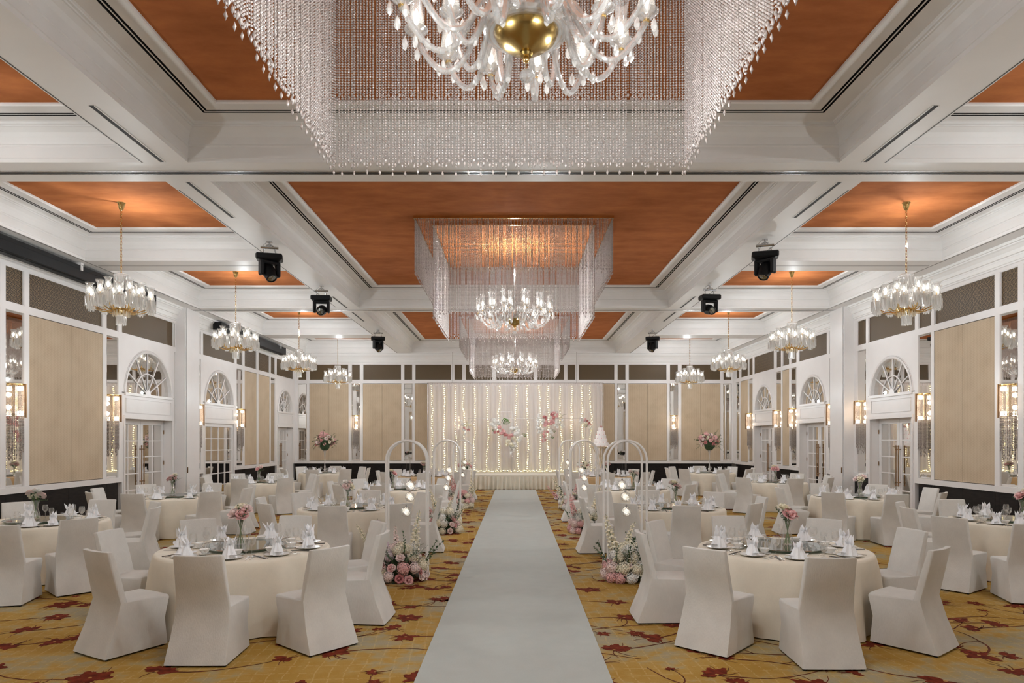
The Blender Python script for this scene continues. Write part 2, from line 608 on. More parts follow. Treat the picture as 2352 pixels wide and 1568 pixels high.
mb = MB()
z = .009
xs = [(-1.0, -.805, .785), (5.45, -.796, .792), (12, -.772, .812), (20, -.741, .832), (26.6, -.715, .85)]
vs = []; fs = []
for (yy, a, b) in xs:
    vs += [(a, yy, 0.003), (a, yy, z), (b, yy, z), (b, yy, 0.003)]
for i in range(len(xs) - 1):
    for k in range(3):
        fs.append((4 * i + k, 4 * i + k + 4, 4 * i + k + 5, 4 * i + k + 1))
fs += [(0, 1, 2, 3), (19, 18, 17, 16)]
mb.add(vs, fs)
tag(ob('aisle_runner', mb.mesh('aisle_runner', 'runner', False)), 'pale white carpet runner laid along the centre aisle to the stage', 'runner')

# ------------------------------------------------------------------ ceiling
mb = MB()
def strip(x0, x1, y0, y1, z0=ZS, z1=ZS + .08):
    mb.box(x0, x1, y0, y1, z0, z1)
Y0 = YR
for s in (-1, 1):
    strip(s * 9.02, s * (XW + .3), Y0, YB + .3)
    strip(s * 4.43, s * 5.08, Y0, YB + .3)
CENT = [(-.25, 9.28), (9.96, 19.52), (20.13, 29.62)]
SIDE = [(-.25, 4.2), (5.1, 9.28), (9.96, 14.37), (15.22, 19.52), (20.13, 24.5), (25.35, 29.62)]
def cross(x0, x1, bays):
    e = [Y0] + [v for b in bays for v in b] + [YB + .3]
    for i in range(0, len(e), 2):
        strip(x0, x1, e[i], e[i + 1])
cross(-4.43, 4.43, CENT)
for s in (-1, 1):
    cross(s * 5.08, s * 9.02, SIDE)
mb.box(-XW - .4, XW + .4, Y0 - .2, YB + .4, ZC + .12, ZC + .3)
ceiling = struct(ob('ceiling', mb.mesh('ceiling', 'white', False)))

def coffer(x0, x1, y0, y1, slot, edge, inner=None):
    """mitred mouldings round one coffer, its black air slot and the orange panel"""
    inner = edge if inner is None else inner
    prof = [(0, ZS), (-.012, ZS + .015), (-.012, ZS + .04), (0, ZS + .055), (.012, ZS + .06), (.012, ZS + .20), (.022, ZS + .21), (.022, ZS + .235),
            (.012, ZS + .245), (.03, ZS + .33), (.06, ZS + .385), (.11, ZS + .43), (.125, ZS + .435), (.125, ZS + .455), (.15, ZS + .46), (.15, ZC - .012), (.17, ZC),
            (slot, ZC)]
    dark = [(slot, ZC), (slot, ZC + .03), (slot + .032, ZC + .03), (slot + .032, ZC), (slot + .05, ZC), (slot + .05, ZC + .03), (slot + .082, ZC + .03), (slot + .082, ZC)]
    dmat = [1, 1, 1, 0, 1, 1, 1]
    tail = [(slot + .082, ZC), (edge - .05, ZC), (edge - .05, ZC - .02), (edge - .015, ZC - .02), (edge, ZC - .005), (edge, ZC + .03)]
    m = MB()
    def ring(pr, mats=None):
        vs, fs, mi = [], [], []
        for (i, z) in pr:
            vs += [(x0 + i, y0 + i, z), (x1 - i, y0 + i, z), (x1 - i, y1 - i, z), (x0 + i, y1 - i, z)]
        for j in range(len(pr) - 1):
            for k in range(4):
                k2 = (k + 1) % 4
                fs.append((4 * j + k, 4 * j + k2, 4 * j + 4 + k2, 4 * j + 4 + k)); mi.append(mats[j] if mats else 0)
        b = len(m.v)
        m.v.extend(vs); m.f.extend(tuple(i + b for i in f) for f in fs); m.m.extend(mi)
    ring(prof); ring(dark, dmat); ring(tail)
    ob('coffer_moulding', m.mesh('coffer_moulding', ['white', 'dark'], False), ceiling)
    p = MB()
    p.box(x0 + edge - .02, x1 - edge + .02, y0 + edge - .02, y1 - edge + .02, ZC + .02, ZC + .06)
    ob('ceiling_panel', p.mesh('ceiling_panel', 'orange', False), ceiling)
for (a, b) in CENT:
    coffer(-4.43, 4.43, a, b, .385, .68)
for s in (-1, 1):
    for (a, b) in SIDE:
        x0, x1 = sorted((s * 5.08, s * 9.02))
        coffer(x0, x1, a, b, .30, .62)
# partition tracks in the cross beams, slot diffusers in the long beams, flat strips coloured as gap shade
for yy in (9.62, 19.82):
    m = MB(); m.box(-9.36, 9.36, yy - .04, yy + .04, ZS - .004, ZS + .01, 0)
    m.box(-9.36, 9.36, yy - .055, yy - .04, ZS - .012, ZS + .01, 1); m.box(-9.36, 9.36, yy + .04, yy + .055, ZS - .012, ZS + .01, 1)
    m.box(-9.36, 9.36, yy - .008, yy + .008, ZS - .008, ZS + .01, 1)
    ob('partition_track', m.mesh('partition_track', ['dark', 'steel'], False), ceiling)
for s in (-1, 1):
    for (a, b) in ((7.7, 9.26), (9.98, 11.58), (17.95, 19.52), (20.13, 21.7), (2, 3.6)):
        m = MB(); m.box(s * 4.735, s * 4.79, a, b, ZS - .003, ZS + .01, 0)
        m.box(s * 4.72, s * 4.735, a, b, ZS - .008, ZS + .01, 1); m.box(s * 4.79, s * 4.805, a, b, ZS - .008, ZS + .01, 1)
        ob('slot_diffuser', m.mesh('slot_diffuser', ['dark', 'white'], False), ceiling)
    for (a, b) in ((0, 9.3), (10.3, 19.4), (20.3, 29.6)):
        m = MB(); m.box(s * 5.045, s * 5.062, a, b, ZS - .002, ZS + .01)  # no groove cut: the dark colour stands for its shade
        ob('gap_shade_strip', m.mesh('gap_shade_strip', 'slot', False), ceiling)
    for (a, b) in ((14.6, 15.0),):
        m = MB(); m.box(s * 5.1, s * 9.0, 14.78, 14.80, ZS - .002, ZS + .01)  # flat strip across the mid beam, line of shade put in as colour
        ob('gap_shade_strip', m.mesh('gap_shade_strip', 'slot', False), ceiling)
    m = MB(); m.box(s * 9.05, s * 9.067, 0, 29.6, ZS - .002, ZS + .01)  # same flat strip along the wall side, shade given by colour
    ob('gap_shade_strip', m.mesh('gap_shade_strip', 'slot', False), ceiling)

# ------------------------------------------------------------------ walls
ZF0, ZF1 = 4.56, 5.26      # frieze
ZP0, ZP1 = 1.03, 4.42      # panels, mirrors
ZD = .91                   # dado top
class Wall:
    def __init__(s, side):
        s.side = side
        m = MB(); s.wb(m, *{'left': (YR - .3, YB + .3), 'right': (YR - .3, YB + .3), 'back': (-XW - .3, XW + .3)}[side], 0, ZS, -.55, -.40)
        s.o = struct(ob('wall_' + side, m.mesh('wall_' + side, 'white', False)))
    def pt(s, u, d, z):
        return {'left': (-XW + d, u, z), 'right': (XW - d, u, z), 'back': (u, YB - d, z)}[s.side]
    def wb(s, m, u0, u1, z0, z1, d0, d1, mi=0):
        a, b = s.pt(u0, d0, z0), s.pt(u1, d1, z1)
        m.box(a[0], b[0], a[1], b[1], a[2], b[2], mi)
    def part(s, name, mat, u0, u1, z0, z1, d0, d1, parent=None):
        m = MB(); s.wb(m, u0, u1, z0, z1, d0, d1)
        return ob(name, m.mesh(name, mat, False), parent or s.o)
    def M(s):
        """matrix: local x = along wall to the viewer's right, y = into the room(-), z up"""
        if s.side == 'left': return Matrix(((0, 1, 0, -XW), (1, 0, 0, 0), (0, 0, 1, 0), (0, 0, 0, 1)))
        if s.side == 'right': return Matrix(((0, -1, 0, XW), (1, 0, 0, 0), (0, 0, 1, 0), (0, 0, 0, 1)))
        return Matrix(((1, 0, 0, 0), (0, -1, 0, YB), (0, 0, 1, 0), (0, 0, 0, 1)))
    def stile(s, u0, u1, z0=ZD, z1=ZF1 + .06):
        if u1 - u0 > .004:
            s.part('stile', 'trim', u0, u1, z0, z1, -.4, 0)
    def frieze(s, u0, u1):
        s.part('frieze_panel', 'lattice', u0, u1, ZF0, ZF1, -.4, -.035)
        m = MB()
        w = .018
        for (a, b, c, d) in ((u0, u1, ZF0, ZF0 + w), (u0, u1, ZF1 - w, ZF1), (u0, u0 + w, ZF0 + w, ZF1 - w), (u1 - w, u1, ZF0 + w, ZF1 - w)):
            s.wb(m, a, b, c, d, -.035, -.012)
        ob('frieze_bead', m.mesh('frieze_bead', 'trim', False), s.o)
    def rails(s, u0, u1):
        s.part('rail', 'trim', u0, u1, ZP1, ZF0, -.4, 0)
        s.part('rail', 'trim', u0, u1, ZF1, ZS, -.4, 0)
    def dado(s, u0, u1):
        s.part('dado_rail', 'trim', u0, u1, ZD, ZP0, -.4, .025)
        n = max(1, round((u1 - u0) / 1.2))
        w = (u1 - u0) / n
        for i in range(n):
            s.part('dado_panel', 'dado', u0 + i * w + .004, u0 + (i + 1) * w - .004, 0, ZD, -.4, -.012)
    def panel(s, u0, u1, splits=()):
        s.frieze(u0, u1); s.rails(u0, u1); s.dado(u0, u1)
        e = [u0] + list(splits) + [u1]
        for a, b in zip(e[:-1], e[1:]):
            s.part('wall_panel', 'fabric', a + .004, b - .004, ZP0 + .012, ZP1 - .012, -.4, -.012)
    def mirror(s, u0, u1, fr=True):
        if fr: s.frieze(u0, u1)
        s.rails(u0, u1); s.dado(u0, u1)
        m = MB()
        b = .035
        M = s.M()
        z0, z1 = ZP0 + .01, ZP1 - .01
        def P(u, d, z): return s.pt(u, d, z)
        vs = [P(u0, -.03, z0), P(u1, -.03, z0), P(u1, -.03, z1), P(u0, -.03, z1), P(u0 + b, -.016, z0 + b), P(u1 - b, -.016, z0 + b), P(u1 - b, -.016, z1 - b), P(u0 + b, -.016, z1 - b)]
        fs = [(4, 5, 6, 7), (0, 1, 5, 4), (1, 2, 6, 5), (2, 3, 7, 6), (3, 0, 4, 7)]
        if s.side in ('left', ): fs = [tuple(reversed(f)) for f in fs]
        m.add(vs, fs)
        s.wb(m, u0, u1, ZP0, ZP1, -.4, -.031)
        ob('mirror_panel', m.mesh('mirror_panel', 'mirror', False), s.o)
    def fill(s, u0, u1):
        s.part('rail', 'trim', u0, u1, ZF1, ZS, -.4, 0)

wall = {k: Wall(k) for k in ('left', 'right', 'back')}
door_no = [0]

def door_bay(w, u0, u1, kind, label):
    """white bay: frieze, fanlight of mirror panes, panelled band and a pair of glazed leaves"""
    door_no[0] += 1
    s = w
    s.frieze(u0, u1)
    s.part('rail', 'trim', u0, u1, ZF1, ZS, -.4, 0)
    uc = (u0 + u1) / 2
    hw = (u1 - u0) / 2
    ro = hw - .16                              # fanlight radius
    zs = 3.12
    Zd = 2.5 if w.side == 'left' else 2.52
    # spandrel with arched hole
    m = MB()
    n = 24
    arc = [(uc + ro * cos(pi * i / n), zs + ro * .97 * sin(pi * i / n)) for i in range(n + 1)]
    vs, fs = [], []
    for i, (u, z) in enumerate(arc):
        a = pi * i / n
        # outer rectangle point along same ray
        du, dz = cos(a), sin(a)
        t = min(hw / abs(du) if abs(du) > 1e-6 else 1e9, (ZF0 - zs) / dz if dz > 1e-6 else 1e9)
        vs += [s.pt(u, 0, z), s.pt(uc + du * t, 0, zs + dz * t), s.pt(u, -.1, z)]
    for i in range(n):
        fs += [(3 * i, 3 * i + 1, 3 * i + 4, 3 * i + 3), (3 * i, 3 * i + 3, 3 * i + 5, 3 * i + 2)]
    m.add(vs, fs)
    # corners of the rectangle missed by the ray fan
    ac = atan2(ZF0 - zs, hw)
    for sg in (1, -1):
        k = None
        for i in range(n):
            a0, a1 = pi * i / n, pi * (i + 1) / n
            tgt = ac if sg == 1 else pi - ac
            if a0 <= tgt <= a1:
                def outer(a):
                    du, dz = cos(a), sin(a)
                    t = min(hw / abs(du) if abs(du) > 1e-6 else 1e9, (ZF0 - zs) / dz if dz > 1e-6 else 1e9)
                    return (uc + du * t, zs + dz * t)
                p, q = outer(a0), outer(a1)
                m.add([s.pt(p[0], 0, p[1]), s.pt(uc + sg * hw, 0, ZF0), s.pt(q[0], 0, q[1])], [(0, 1, 2)])
    zb = zs - .02
    s.wb(m, u0, u1, Zd, zb, -.4, 0)
    s.wb(m, u0, u0 + .10, 0, Zd, -.4, 0); s.wb(m, u1 - .10, u1, 0, Zd, -.4, 0)
    ob('door_surround', m.mesh('door_surround', 'trim', False), s.o)
    # mouldings: arch architrave, sill, framed band
    m = MB()
    for rr, dd, wd in ((ro + .035, .03, .035), (ro + .085, .018, .012)):
        m.tube([s.pt(uc + rr * cos(pi * i / n), 0.002, zs + rr * .97 * sin(pi * i / n)) for i in range(n + 1)], wd, 6)
    s.wb(m, uc - ro - .06, uc + ro + .06, zb - .05, zb + .02, 0, .035)
    for (a, b, c, d) in ((uc - ro, uc + ro, Zd + .12, Zd + .135), (uc - ro, uc + ro, zb - .135, zb - .12), (uc - ro, uc - ro + .015, Zd + .135, zb - .135), (uc + ro - .015, uc + ro, Zd + .135, zb - .135)):
        s.wb(m, a, b, c, d, 0, .015)
    s.wb(m, u0 + .06, u1 - .06, Zd - .03, Zd + .05, 0, .03)
    s.wb(m, u0 + .06, u0 + .115, 0, Zd - .03, 0, .022); s.wb(m, u1 - .115, u1 - .06, 0, Zd - .03, 0, .022)
    ob('door_architrave', m.mesh('door_architrave', 'trim', True, 50), s.o)
    # fanlight
    wo = struct(ob('window_%d' % door_no[0], None))
    m = MB()
    n2 = 24
    vs = [s.pt(uc, -.075, zs)] + [s.pt(uc + ro * cos(pi * i / n2), -.075, zs + ro * .97 * sin(pi * i / n2)) for i in range(n2 + 1)]
    fs = [(0, i + 1, i + 2) for i in range(n2)]
    if s.side != 'left': fs = [tuple(reversed(f)) for f in fs]
    # separate panes: six sectors
    for k in range(6):
        mm = MB(); mm.add(vs, fs[k * 4:(k + 1) * 4]) if False else None
        a0, a1 = pi * k / 6, pi * (k + 1) / 6
        pv = [s.pt(uc + .06 * cos((a0 + a1) / 2), -.075, zs + .06 * sin((a0 + a1) / 2))] + [s.pt(uc + ro * cos(a0 + (a1 - a0) * i / 4), -.075, zs + ro * .97 * sin(a0 + (a1 - a0) * i / 4)) for i in range(5)]
        mm.add(pv, [(0, 1, 2), (0, 2, 3), (0, 3, 4), (0, 4, 5)]) if mm else None
        mm = mm or MB().add(pv, [(0, 1, 2), (0, 2, 3), (0, 3, 4), (0, 4, 5)])
        ob('pane', mm.mesh('pane', 'mirror', False), wo)
    m = MB()
    for k in range(7):
        a = pi * k / 6
        if k in (0, 6):
            continue
        m.tube([s.pt(uc + .1 * cos(a), -.06, zs + .1 * sin(a)), s.pt(uc + ro * cos(a), -.06, zs + ro * .97 * sin(a))], .017, 5)
    m.tube([s.pt(uc + ro * .5 * cos(pi * i / 16), -.055, zs + ro * .5 * sin(pi * i / 16)) for i in range(17)], .017, 5)
    m.add([s.pt(uc, -.035, zs)] + [s.pt(uc + .13 * cos(pi * i / 10), -.035, zs + .13 * sin(pi * i / 10)) for i in range(11)], [(0, i + 1, i + 2) for i in range(10)])
    ob('glazing_bar', m.mesh('glazing_bar', 'trim', False), wo)
    wo['label'] = 'arched fanlight with sunburst bars above ' + label
    # doors
    do = struct(ob('door_%d' % door_no[0], None))
    do['label'] = label
    rec = -.24
    if kind == 'grid':
        a, b = u0 + .2, u1 - .2
        s.part('door_frame', 'trim', u0 + .1, a, 0, Zd, -.4, -.02, do); s.part('door_frame', 'trim', b, u1 - .1, 0, Zd, -.4, -.02, do)
        s.part('door_frame', 'trim', a, b, 2.36, Zd, -.4, -.02, do); s.part('door_frame', 'trim', a, b, 0, .10, -.4, -.02, do)
        leaf_panes(s, do, a, b, .10, 2.36, 4, 6, -.06)
    else:
        a, b = u0 + .10, u1 - .10
        for (p, q, sg) in ((a, uc, 1), (uc, b, -1)):
            st = .115
            m = MB()
            s.wb(m, p + .004, p + st, 0, Zd - .01, rec - .05, rec); s.wb(m, q - st, q - .004, 0, Zd - .01, rec - .05, rec)
            s.wb(m, p + st, q - st, Zd - .16, Zd - .01, rec - .05, rec); s.wb(m, p + st, q - st, 0, .22, rec - .05, rec)
            leaf = ob('door_leaf', m.mesh('door_leaf', 'trim', False), do)
            leaf_panes(s, leaf, p + st, q - st, .22, Zd - .16, 2, 5, rec - .02)
            m = MB()
            hu = (q - .055) if sg == 1 else (p + .055)
            m.tube([s.pt(hu, rec + .06, .78), s.pt(hu, rec + .06, 1.78)], .016, 8)
            for zz in (.86, 1.70):
                m.tube([s.pt(hu, rec, zz), s.pt(hu, rec + .06, zz)], .012, 6)
                c = s.pt(hu, rec + .06, zz); m.sphere(c, .026, 8, 6)
            for zz in (.78, 1.78):
                m.sphere(s.pt(hu, rec + .06, zz), .024, 8, 6)
            ob('pull_handle', m.mesh('pull_handle', 'bronze'), leaf)
            for zz in (.4, 1.25, 2.1):
                hn = MB(); uu = p + .012 if sg == 1 else q - .012
                hn.tube([s.pt(uu, rec + .012, zz), s.pt(uu, rec + .012, zz + .11)], .012, 6)
                ob('hinge', hn.mesh('hinge', 'bronze'), leaf)
        s.part('door_back', 'white', a, b, 0, Zd, -.4, -.36, do)

def leaf_panes(s, parent, a, b, z0, z1, nc, nr, d):
    bar = .028
    for i in range(nc):
        for j in range(nr):
            ua, ub = a + (b - a) * i / nc, a + (b - a) * (i + 1) / nc
            za, zb = z0 + (z1 - z0) * j / nr, z0 + (z1 - z0) * (j + 1) / nr
            m = MB(); s.wb(m, ua + .006, ub - .006, za + .006, zb - .006, d - .02, d)
            ob('pane', m.mesh('pane', 'mirror', False), parent)
    m = MB()
    for i in range(1, nc):
        u = a + (b - a) * i / nc; s.wb(m, u - bar / 2, u + bar / 2, z0, z1, d, d + .02)
    for j in range(1, nr):
        z = z0 + (z1 - z0) * j / nr; s.wb(m, a, b, z - bar / 2, z + bar / 2, d, d + .018)
    ob('glazing_bar', m.mesh('glazing_bar', 'trim', False), parent)

def pilaster(w, u0, u1, p):
    m = MB()
    w.wb(m, u0, u0 + .04, 0, ZS, -.4, p)
    w.wb(m, u0 + .10, u1, 0, ZS, -.4, p)
    w.wb(m, u0 + .04, u0 + .10, 0, ZS, -.4, p - .06, 1)
    w.wb(m, u0 - .015, u1 + .015, 0, .14, -.4, p + .012)
    ob('pilaster', m.mesh('pilaster', ['trim', 'slot'], False), w.o)
    m = MB(); w.wb(m, u0 + .11, u0 + .13, 1.0, 1.16, p, p + .03)
    ob('latch', m.mesh('latch', 'bronze', False), w.o)

def layout(w, items, lo, hi):
    """items (kind, u0, u1, extra); stiles fill the gaps"""
    cur = lo
    for it in items:
        kind, a, b = it[:3]
        w.stile(cur, a); w.dado(cur, a) if kind != 'door' and a - cur > .05 else None
        if kind == 'panel': w.panel(a, b, it[3] if len(it) > 3 else ())
        elif kind == 'mirror': w.mirror(a, b)
        elif kind == 'door': door_bay(w, a, b, it[3], it[4])
        elif kind == 'pil': pilaster(w, a, b, it[3])
        cur = b
    w.stile(cur, hi)
    # the strip of white wall behind the stiles, from rail to floor
    w.part('rail', 'trim', lo, hi, ZF1 + .06, ZS, -.4, -.005)

layout(wall['left'], [
    ('panel', .2, 2.6, (1.4,)), ('mirror', 2.75, 3.25), ('panel', 3.4, 5.8, (4.6,)), ('mirror', 5.95, 6.45), ('panel', 6.6, 9.0, (7.8,)), ('pil', 9.2, 10.1, .26),
    ('panel', 10.3, 12.76, (11.5,)), ('mirror', 12.90, 13.39), ('panel', 13.53, 15.96, (14.83,)), ('mirror', 16.1, 16.58),
    ('door', 16.73, 19.28, 'leaf', 'white double door with long bronze pulls beside the nearest left wall panel'), ('mirror', 19.31, 19.395), ('pil', 19.4, 20.3, .26),
    ('mirror', 20.48, 20.95), ('door', 21.1, 23.5, 'grid', 'white gridded door of mirror panes on the left wall between two sconces'), ('mirror', 23.66, 24.18),
    ('panel', 24.36, 25.5), ('panel', 25.68, 26.85), ('mirror', 26.98, 27.47),
    ('door', 27.65, 29.75, 'leaf', 'white double door at the far end of the left wall')], YR, YB)
layout(wall['right'], [
    ('panel', .2, 2.6, (1.4,)), ('mirror', 2.75, 3.25), ('panel', 3.4, 5.8, (4.6,)), ('mirror', 5.95, 6.45), ('panel', 6.6, 9.0, (7.8,)), ('pil', 9.2, 10.1, .28),
    ('panel', 10.3, 12.85, (11.5,)), ('mirror', 13.0, 13.49), ('panel', 13.63, 15.6, (14.62,)), ('mirror', 15.71, 16.21),
    ('door', 16.34, 18.49, 'leaf', 'white double door with long bronze pulls nearest on the right wall'), ('mirror', 18.61, 19.1), ('pil', 19.25, 20.12, .28),
    ('mirror', 20.26, 20.77), ('door', 20.94, 23.0, 'leaf', 'white double door just beyond the right wall pilaster'), ('mirror', 23.19, 23.65),
    ('panel', 23.8, 24.4), ('mirror', 24.53, 25.0), ('door', 25.2, 27.3, 'leaf', 'white double door farthest along the right wall'), ('mirror', 27.44, 27.9),
    ('panel', 28.0, 28.9), ('mirror', 29.07, 29.5)], YR, YB)
bk = []
half = [('panel', .86, None), ]
seq = [('mirror', 9.14, 9.52), ('panel', 7.3, 9.02), ('mirror', 6.79, 7.17), ('panel', 4.98, 6.67), ('mirror', 4.49, 4.87), ('panel', 2.79, 4.38), ('mirror', 2.29, 2.67), ('panel', .97, 2.17)]
for (k, a, b) in seq:
    bk.append((k, -b, -a, ((-(a + b) / 2),) if k == 'panel' and b - a > 1.3 else ()) if k == 'panel' else (k, -b, -a))
bk.append(('panel', -.86, .86, (0,)))
for (k, a, b) in reversed(seq):
    bk.append((k, a, b, ((a + b) / 2,) if k == 'panel' and b - a > 1.3 else ()) if k == 'panel' else (k, a, b))
bk = [((k[0], k[1] + .05, k[2] + .05) + ((tuple(x + .05 for x in k[3]),) if len(k) > 3 else ())) for k in bk]
layout(wall['back'], bk, -XW, XW)

# rear wall behind the viewer, so that the room is closed
m = MB(); m.box(-XW - .5, XW + .5, YR - .25, YR - .02, 0, ZS)
wr = struct(ob('wall_rear', m.mesh('wall_rear', 'white', False)))
for i in range(8):
    m = MB(); m.box(-9.3 + i * 2.35, -9.3 + i * 2.35 + 2.1, YR - .03, YR, ZP0, ZP1); ob('wall_panel', m.mesh('wall_panel', 'fabric', False), wr)
m = MB(); m.box(-XW, XW, YR - .03, YR + .01, 0, ZD); ob('dado_panel', m.mesh('dado_panel', 'dado', False), wr)

# cornice between frieze and soffit
cprof = [(0, ZF1 + .06), (.02, ZF1 + .07), (.02, ZF1 + .10), (.035, ZF1 + .11), (.045, ZF1 + .18), (.05, ZF1 + .19), (.05, ZF1 + .215), (.075, ZF1 + .225), (.10, ZF1 + .29), (.15, ZF1 + .35), (.18, ZF1 + .37), (.18, ZF1 + .395), (.21, ZF1 + .40), (.21, ZS + .01)]
tn = [0]
for side, lo, hi in (('left', YR, YB), ('right', YR, YB), ('back', -XW, XW)):
    w = wall[side]
    m = MB()
    vs, fs = [], []
    for (d, z) in cprof:
        e = d if side != 'back' else d
        a, b = (lo, hi - d) if side != 'back' else (lo + d, hi - d)
        vs += [w.pt(a, d, z), w.pt(b, d, z)]
    for j in range(len(cprof) - 1):
        fs.append((2 * j, 2 * j + 1, 2 * j + 3, 2 * j + 2))
    m.add(vs, fs)
    tn[0] += 1
    struct(ob('trim_%d' % tn[0], m.mesh('cornice', 'white', False)))

# ------------------------------------------------------------------ projection screen housings on the left
for (a, b, lab) in ((11.5, 17.55, 'long black projection screen housing hung under the left cornice near the camera'), (21.5, 27.55, 'farther black projection screen housing under the left cornice')):
    t = thing('screen_housing', lab, 'screen housing', (-9.33, (a + b) / 2, 5.36))
    h = (b - a) / 2
    m = MB(); m.bbox(-.13, .13, -h, h, 0, .29, .015)
    m.box(.13, .137, -h + .02, h - .02, .20, .21); m.box(-.06, .06, -h + .2, h - .2, -.012, 0)
    ob('case', m.mesh('case', 'blackbox', False), t)
    for e in (-1, 1):
        m = MB(); m.bbox(-.135, .135, e * h - .015, e * h + .015, -.005, .295, .005); ob('end_cap', m.mesh('end_cap', 'blackbox', False), t)
    for yy in (-h + .6, 0, h - .6):
        m = MB(); m.box(.02, .15, yy - .04, yy + .04, .29, .345); m.box(.13, .15, yy - .03, yy + .03, .18, .30); ob('bracket', m.mesh('bracket', 'trim', False), t)

# ------------------------------------------------------------------ bead curtain chandeliers
def bead_mesh(name, strands, pitch, rx, drop=True):
    """strands: array of (x, y, ztop, zbot); every bead an octahedron, a drop at each end"""
    base = np.array([(1, 0, 0), (0, 1, 0), (-1, 0, 0), (0, -1, 0), (0, 0, 1), (0, 0, -1)], float)
    tri = np.array([(0, 1, 4), (1, 2, 4), (2, 3, 4), (3, 0, 4), (1, 0, 5), (2, 1, 5), (3, 2, 5), (0, 3, 5)])
    P, S = [], []
    for (x, y, z1, z0) in strands:
        k = max(1, int((z1 - z0) / pitch))
        zz = z1 - pitch * (np.arange(k) + .5)
        P.append(np.stack([np.full(k, x), np.full(k, y), zz], 1)); S.append(np.tile([rx, rx, pitch * .52], (k, 1)))
        if drop:
            P.append(np.array([[x, y, z0 - pitch * 1.2]])); S.append(np.array([[rx * 1.15, rx * 1.15, pitch * 1.3]]))
    P = np.concatenate(P); S = np.concatenate(S)
    rot = np.random.RandomState(3).rand(len(P)) * pi / 2
    c, s_ = np.cos(rot)[:, None], np.sin(rot)[:, None]
    bx = base[None, :, 0] * c - base[None, :, 1] * s_
    by = base[None, :, 0] * s_ + base[None, :, 1] * c
    bz = np.broadcast_to(base[None, :, 2], bx.shape)
    V = np.stack([bx, by, bz], 2) * S[:, None, :] + P[:, None, :]
    F = tri[None] + (np.arange(len(P)) * 6)[:, None, None]
    V = V.reshape(-1, 3); F = F.reshape(-1, 3)
    me = bpy.data.meshes.new(name)
    me.vertices.add(len(V)); me.vertices.foreach_set('co', V.ravel())
    me.loops.add(len(F) * 3); me.loops.foreach_set('vertex_index', F.ravel().astype(np.int32))
    me.polygons.add(len(F)); me.polygons.foreach_set('loop_start', np.arange(0, len(F) * 3, 3, dtype=np.int32))
    me.materials.append(MT['bead'])
    me.update(calc_edges=True)
    return me

def square_strands(hx, hy, zt, zb, sp, rr, gap=None):
    out = []
    n = 0
    def off(i):
        return (0, .075, .115, .075)[i % 4] + rr.uniform(-.012, .012)
    for (x0, y0, x1, y1) in ((-hx, -hy, hx, -hy), (hx, -hy, hx, hy), (hx, hy, -hx, hy), (-hx, hy, -hx, -hy)):
        L = sqrt((x1 - x0) ** 2 + (y1 - y0) ** 2)
        k = int(L / sp)
        for i in range(k):
            t = (i + .5) / k
            if rr.random() < .015:
                continue
            jx = rr.uniform(-.004, .004)
            out.append((x0 + (x1 - x0) * t + jx, y0 + (y1 - y0) * t + jx, zt, zb + off(i)))
    return out
rr = random.Random(5)
ZT = 0.0        # local top of the frame (ceiling panel)
IN = (1.585, 1.62); OUT = (1.895, 1.98)
me_in = bead_mesh('inner_bead_curtain', square_strands(*IN, -.06, -1.84, .0285, rr), .0245, .0115)
me_out = bead_mesh('outer_bead_curtain', square_strands(*OUT, -.04, -1.06, .0285, rr), .0245, .0115)

def drop_mesh(name, r=.017, h=.07, mat='crystal'):
    m = MB(); m.lathe([(0.001, -h), (r * .7, -h * .85), (r, -h * .62), (r * .75, -h * .3), (r * .2, -.01), (.001, 0)], 6)
    return m.mesh(name, mat, False)
ME = {}
ME['drop'] = drop_mesh('pendant_drop')
ME['drop_big'] = drop_mesh('pendant_drop', .022, .10)
def shade_mesh(h, r0, rw, rt, n=14, crown=.06, mat='etched'):
    """hurricane glass: bulbous foot, waist, flared scalloped lip"""
    m = MB()
    m.lathe([(r0 * .5, 0), (r0, h * .10), (r0 * 1.05, h * .22), (rw * 1.1, h * .45), (rw, h * .62), (rw * 1.08, h * .8), (rt, h * .97), (rt * 1.06, h)], n,
            wob=lambda a, j: (crown * cos(a * n / 2) if j == 7 else 0))
    return m.mesh('glass_shade', mat)
def bulb_mesh():
    m = MB(); m.lathe([(.001, -.004), (.009, 0), (.012, .012), (.017, .035), (.013, .055), (.004, .075), (.001, .08)], 8)
    return m.mesh('bulb', 'bulb')
ME['bulb'] = bulb_mesh()

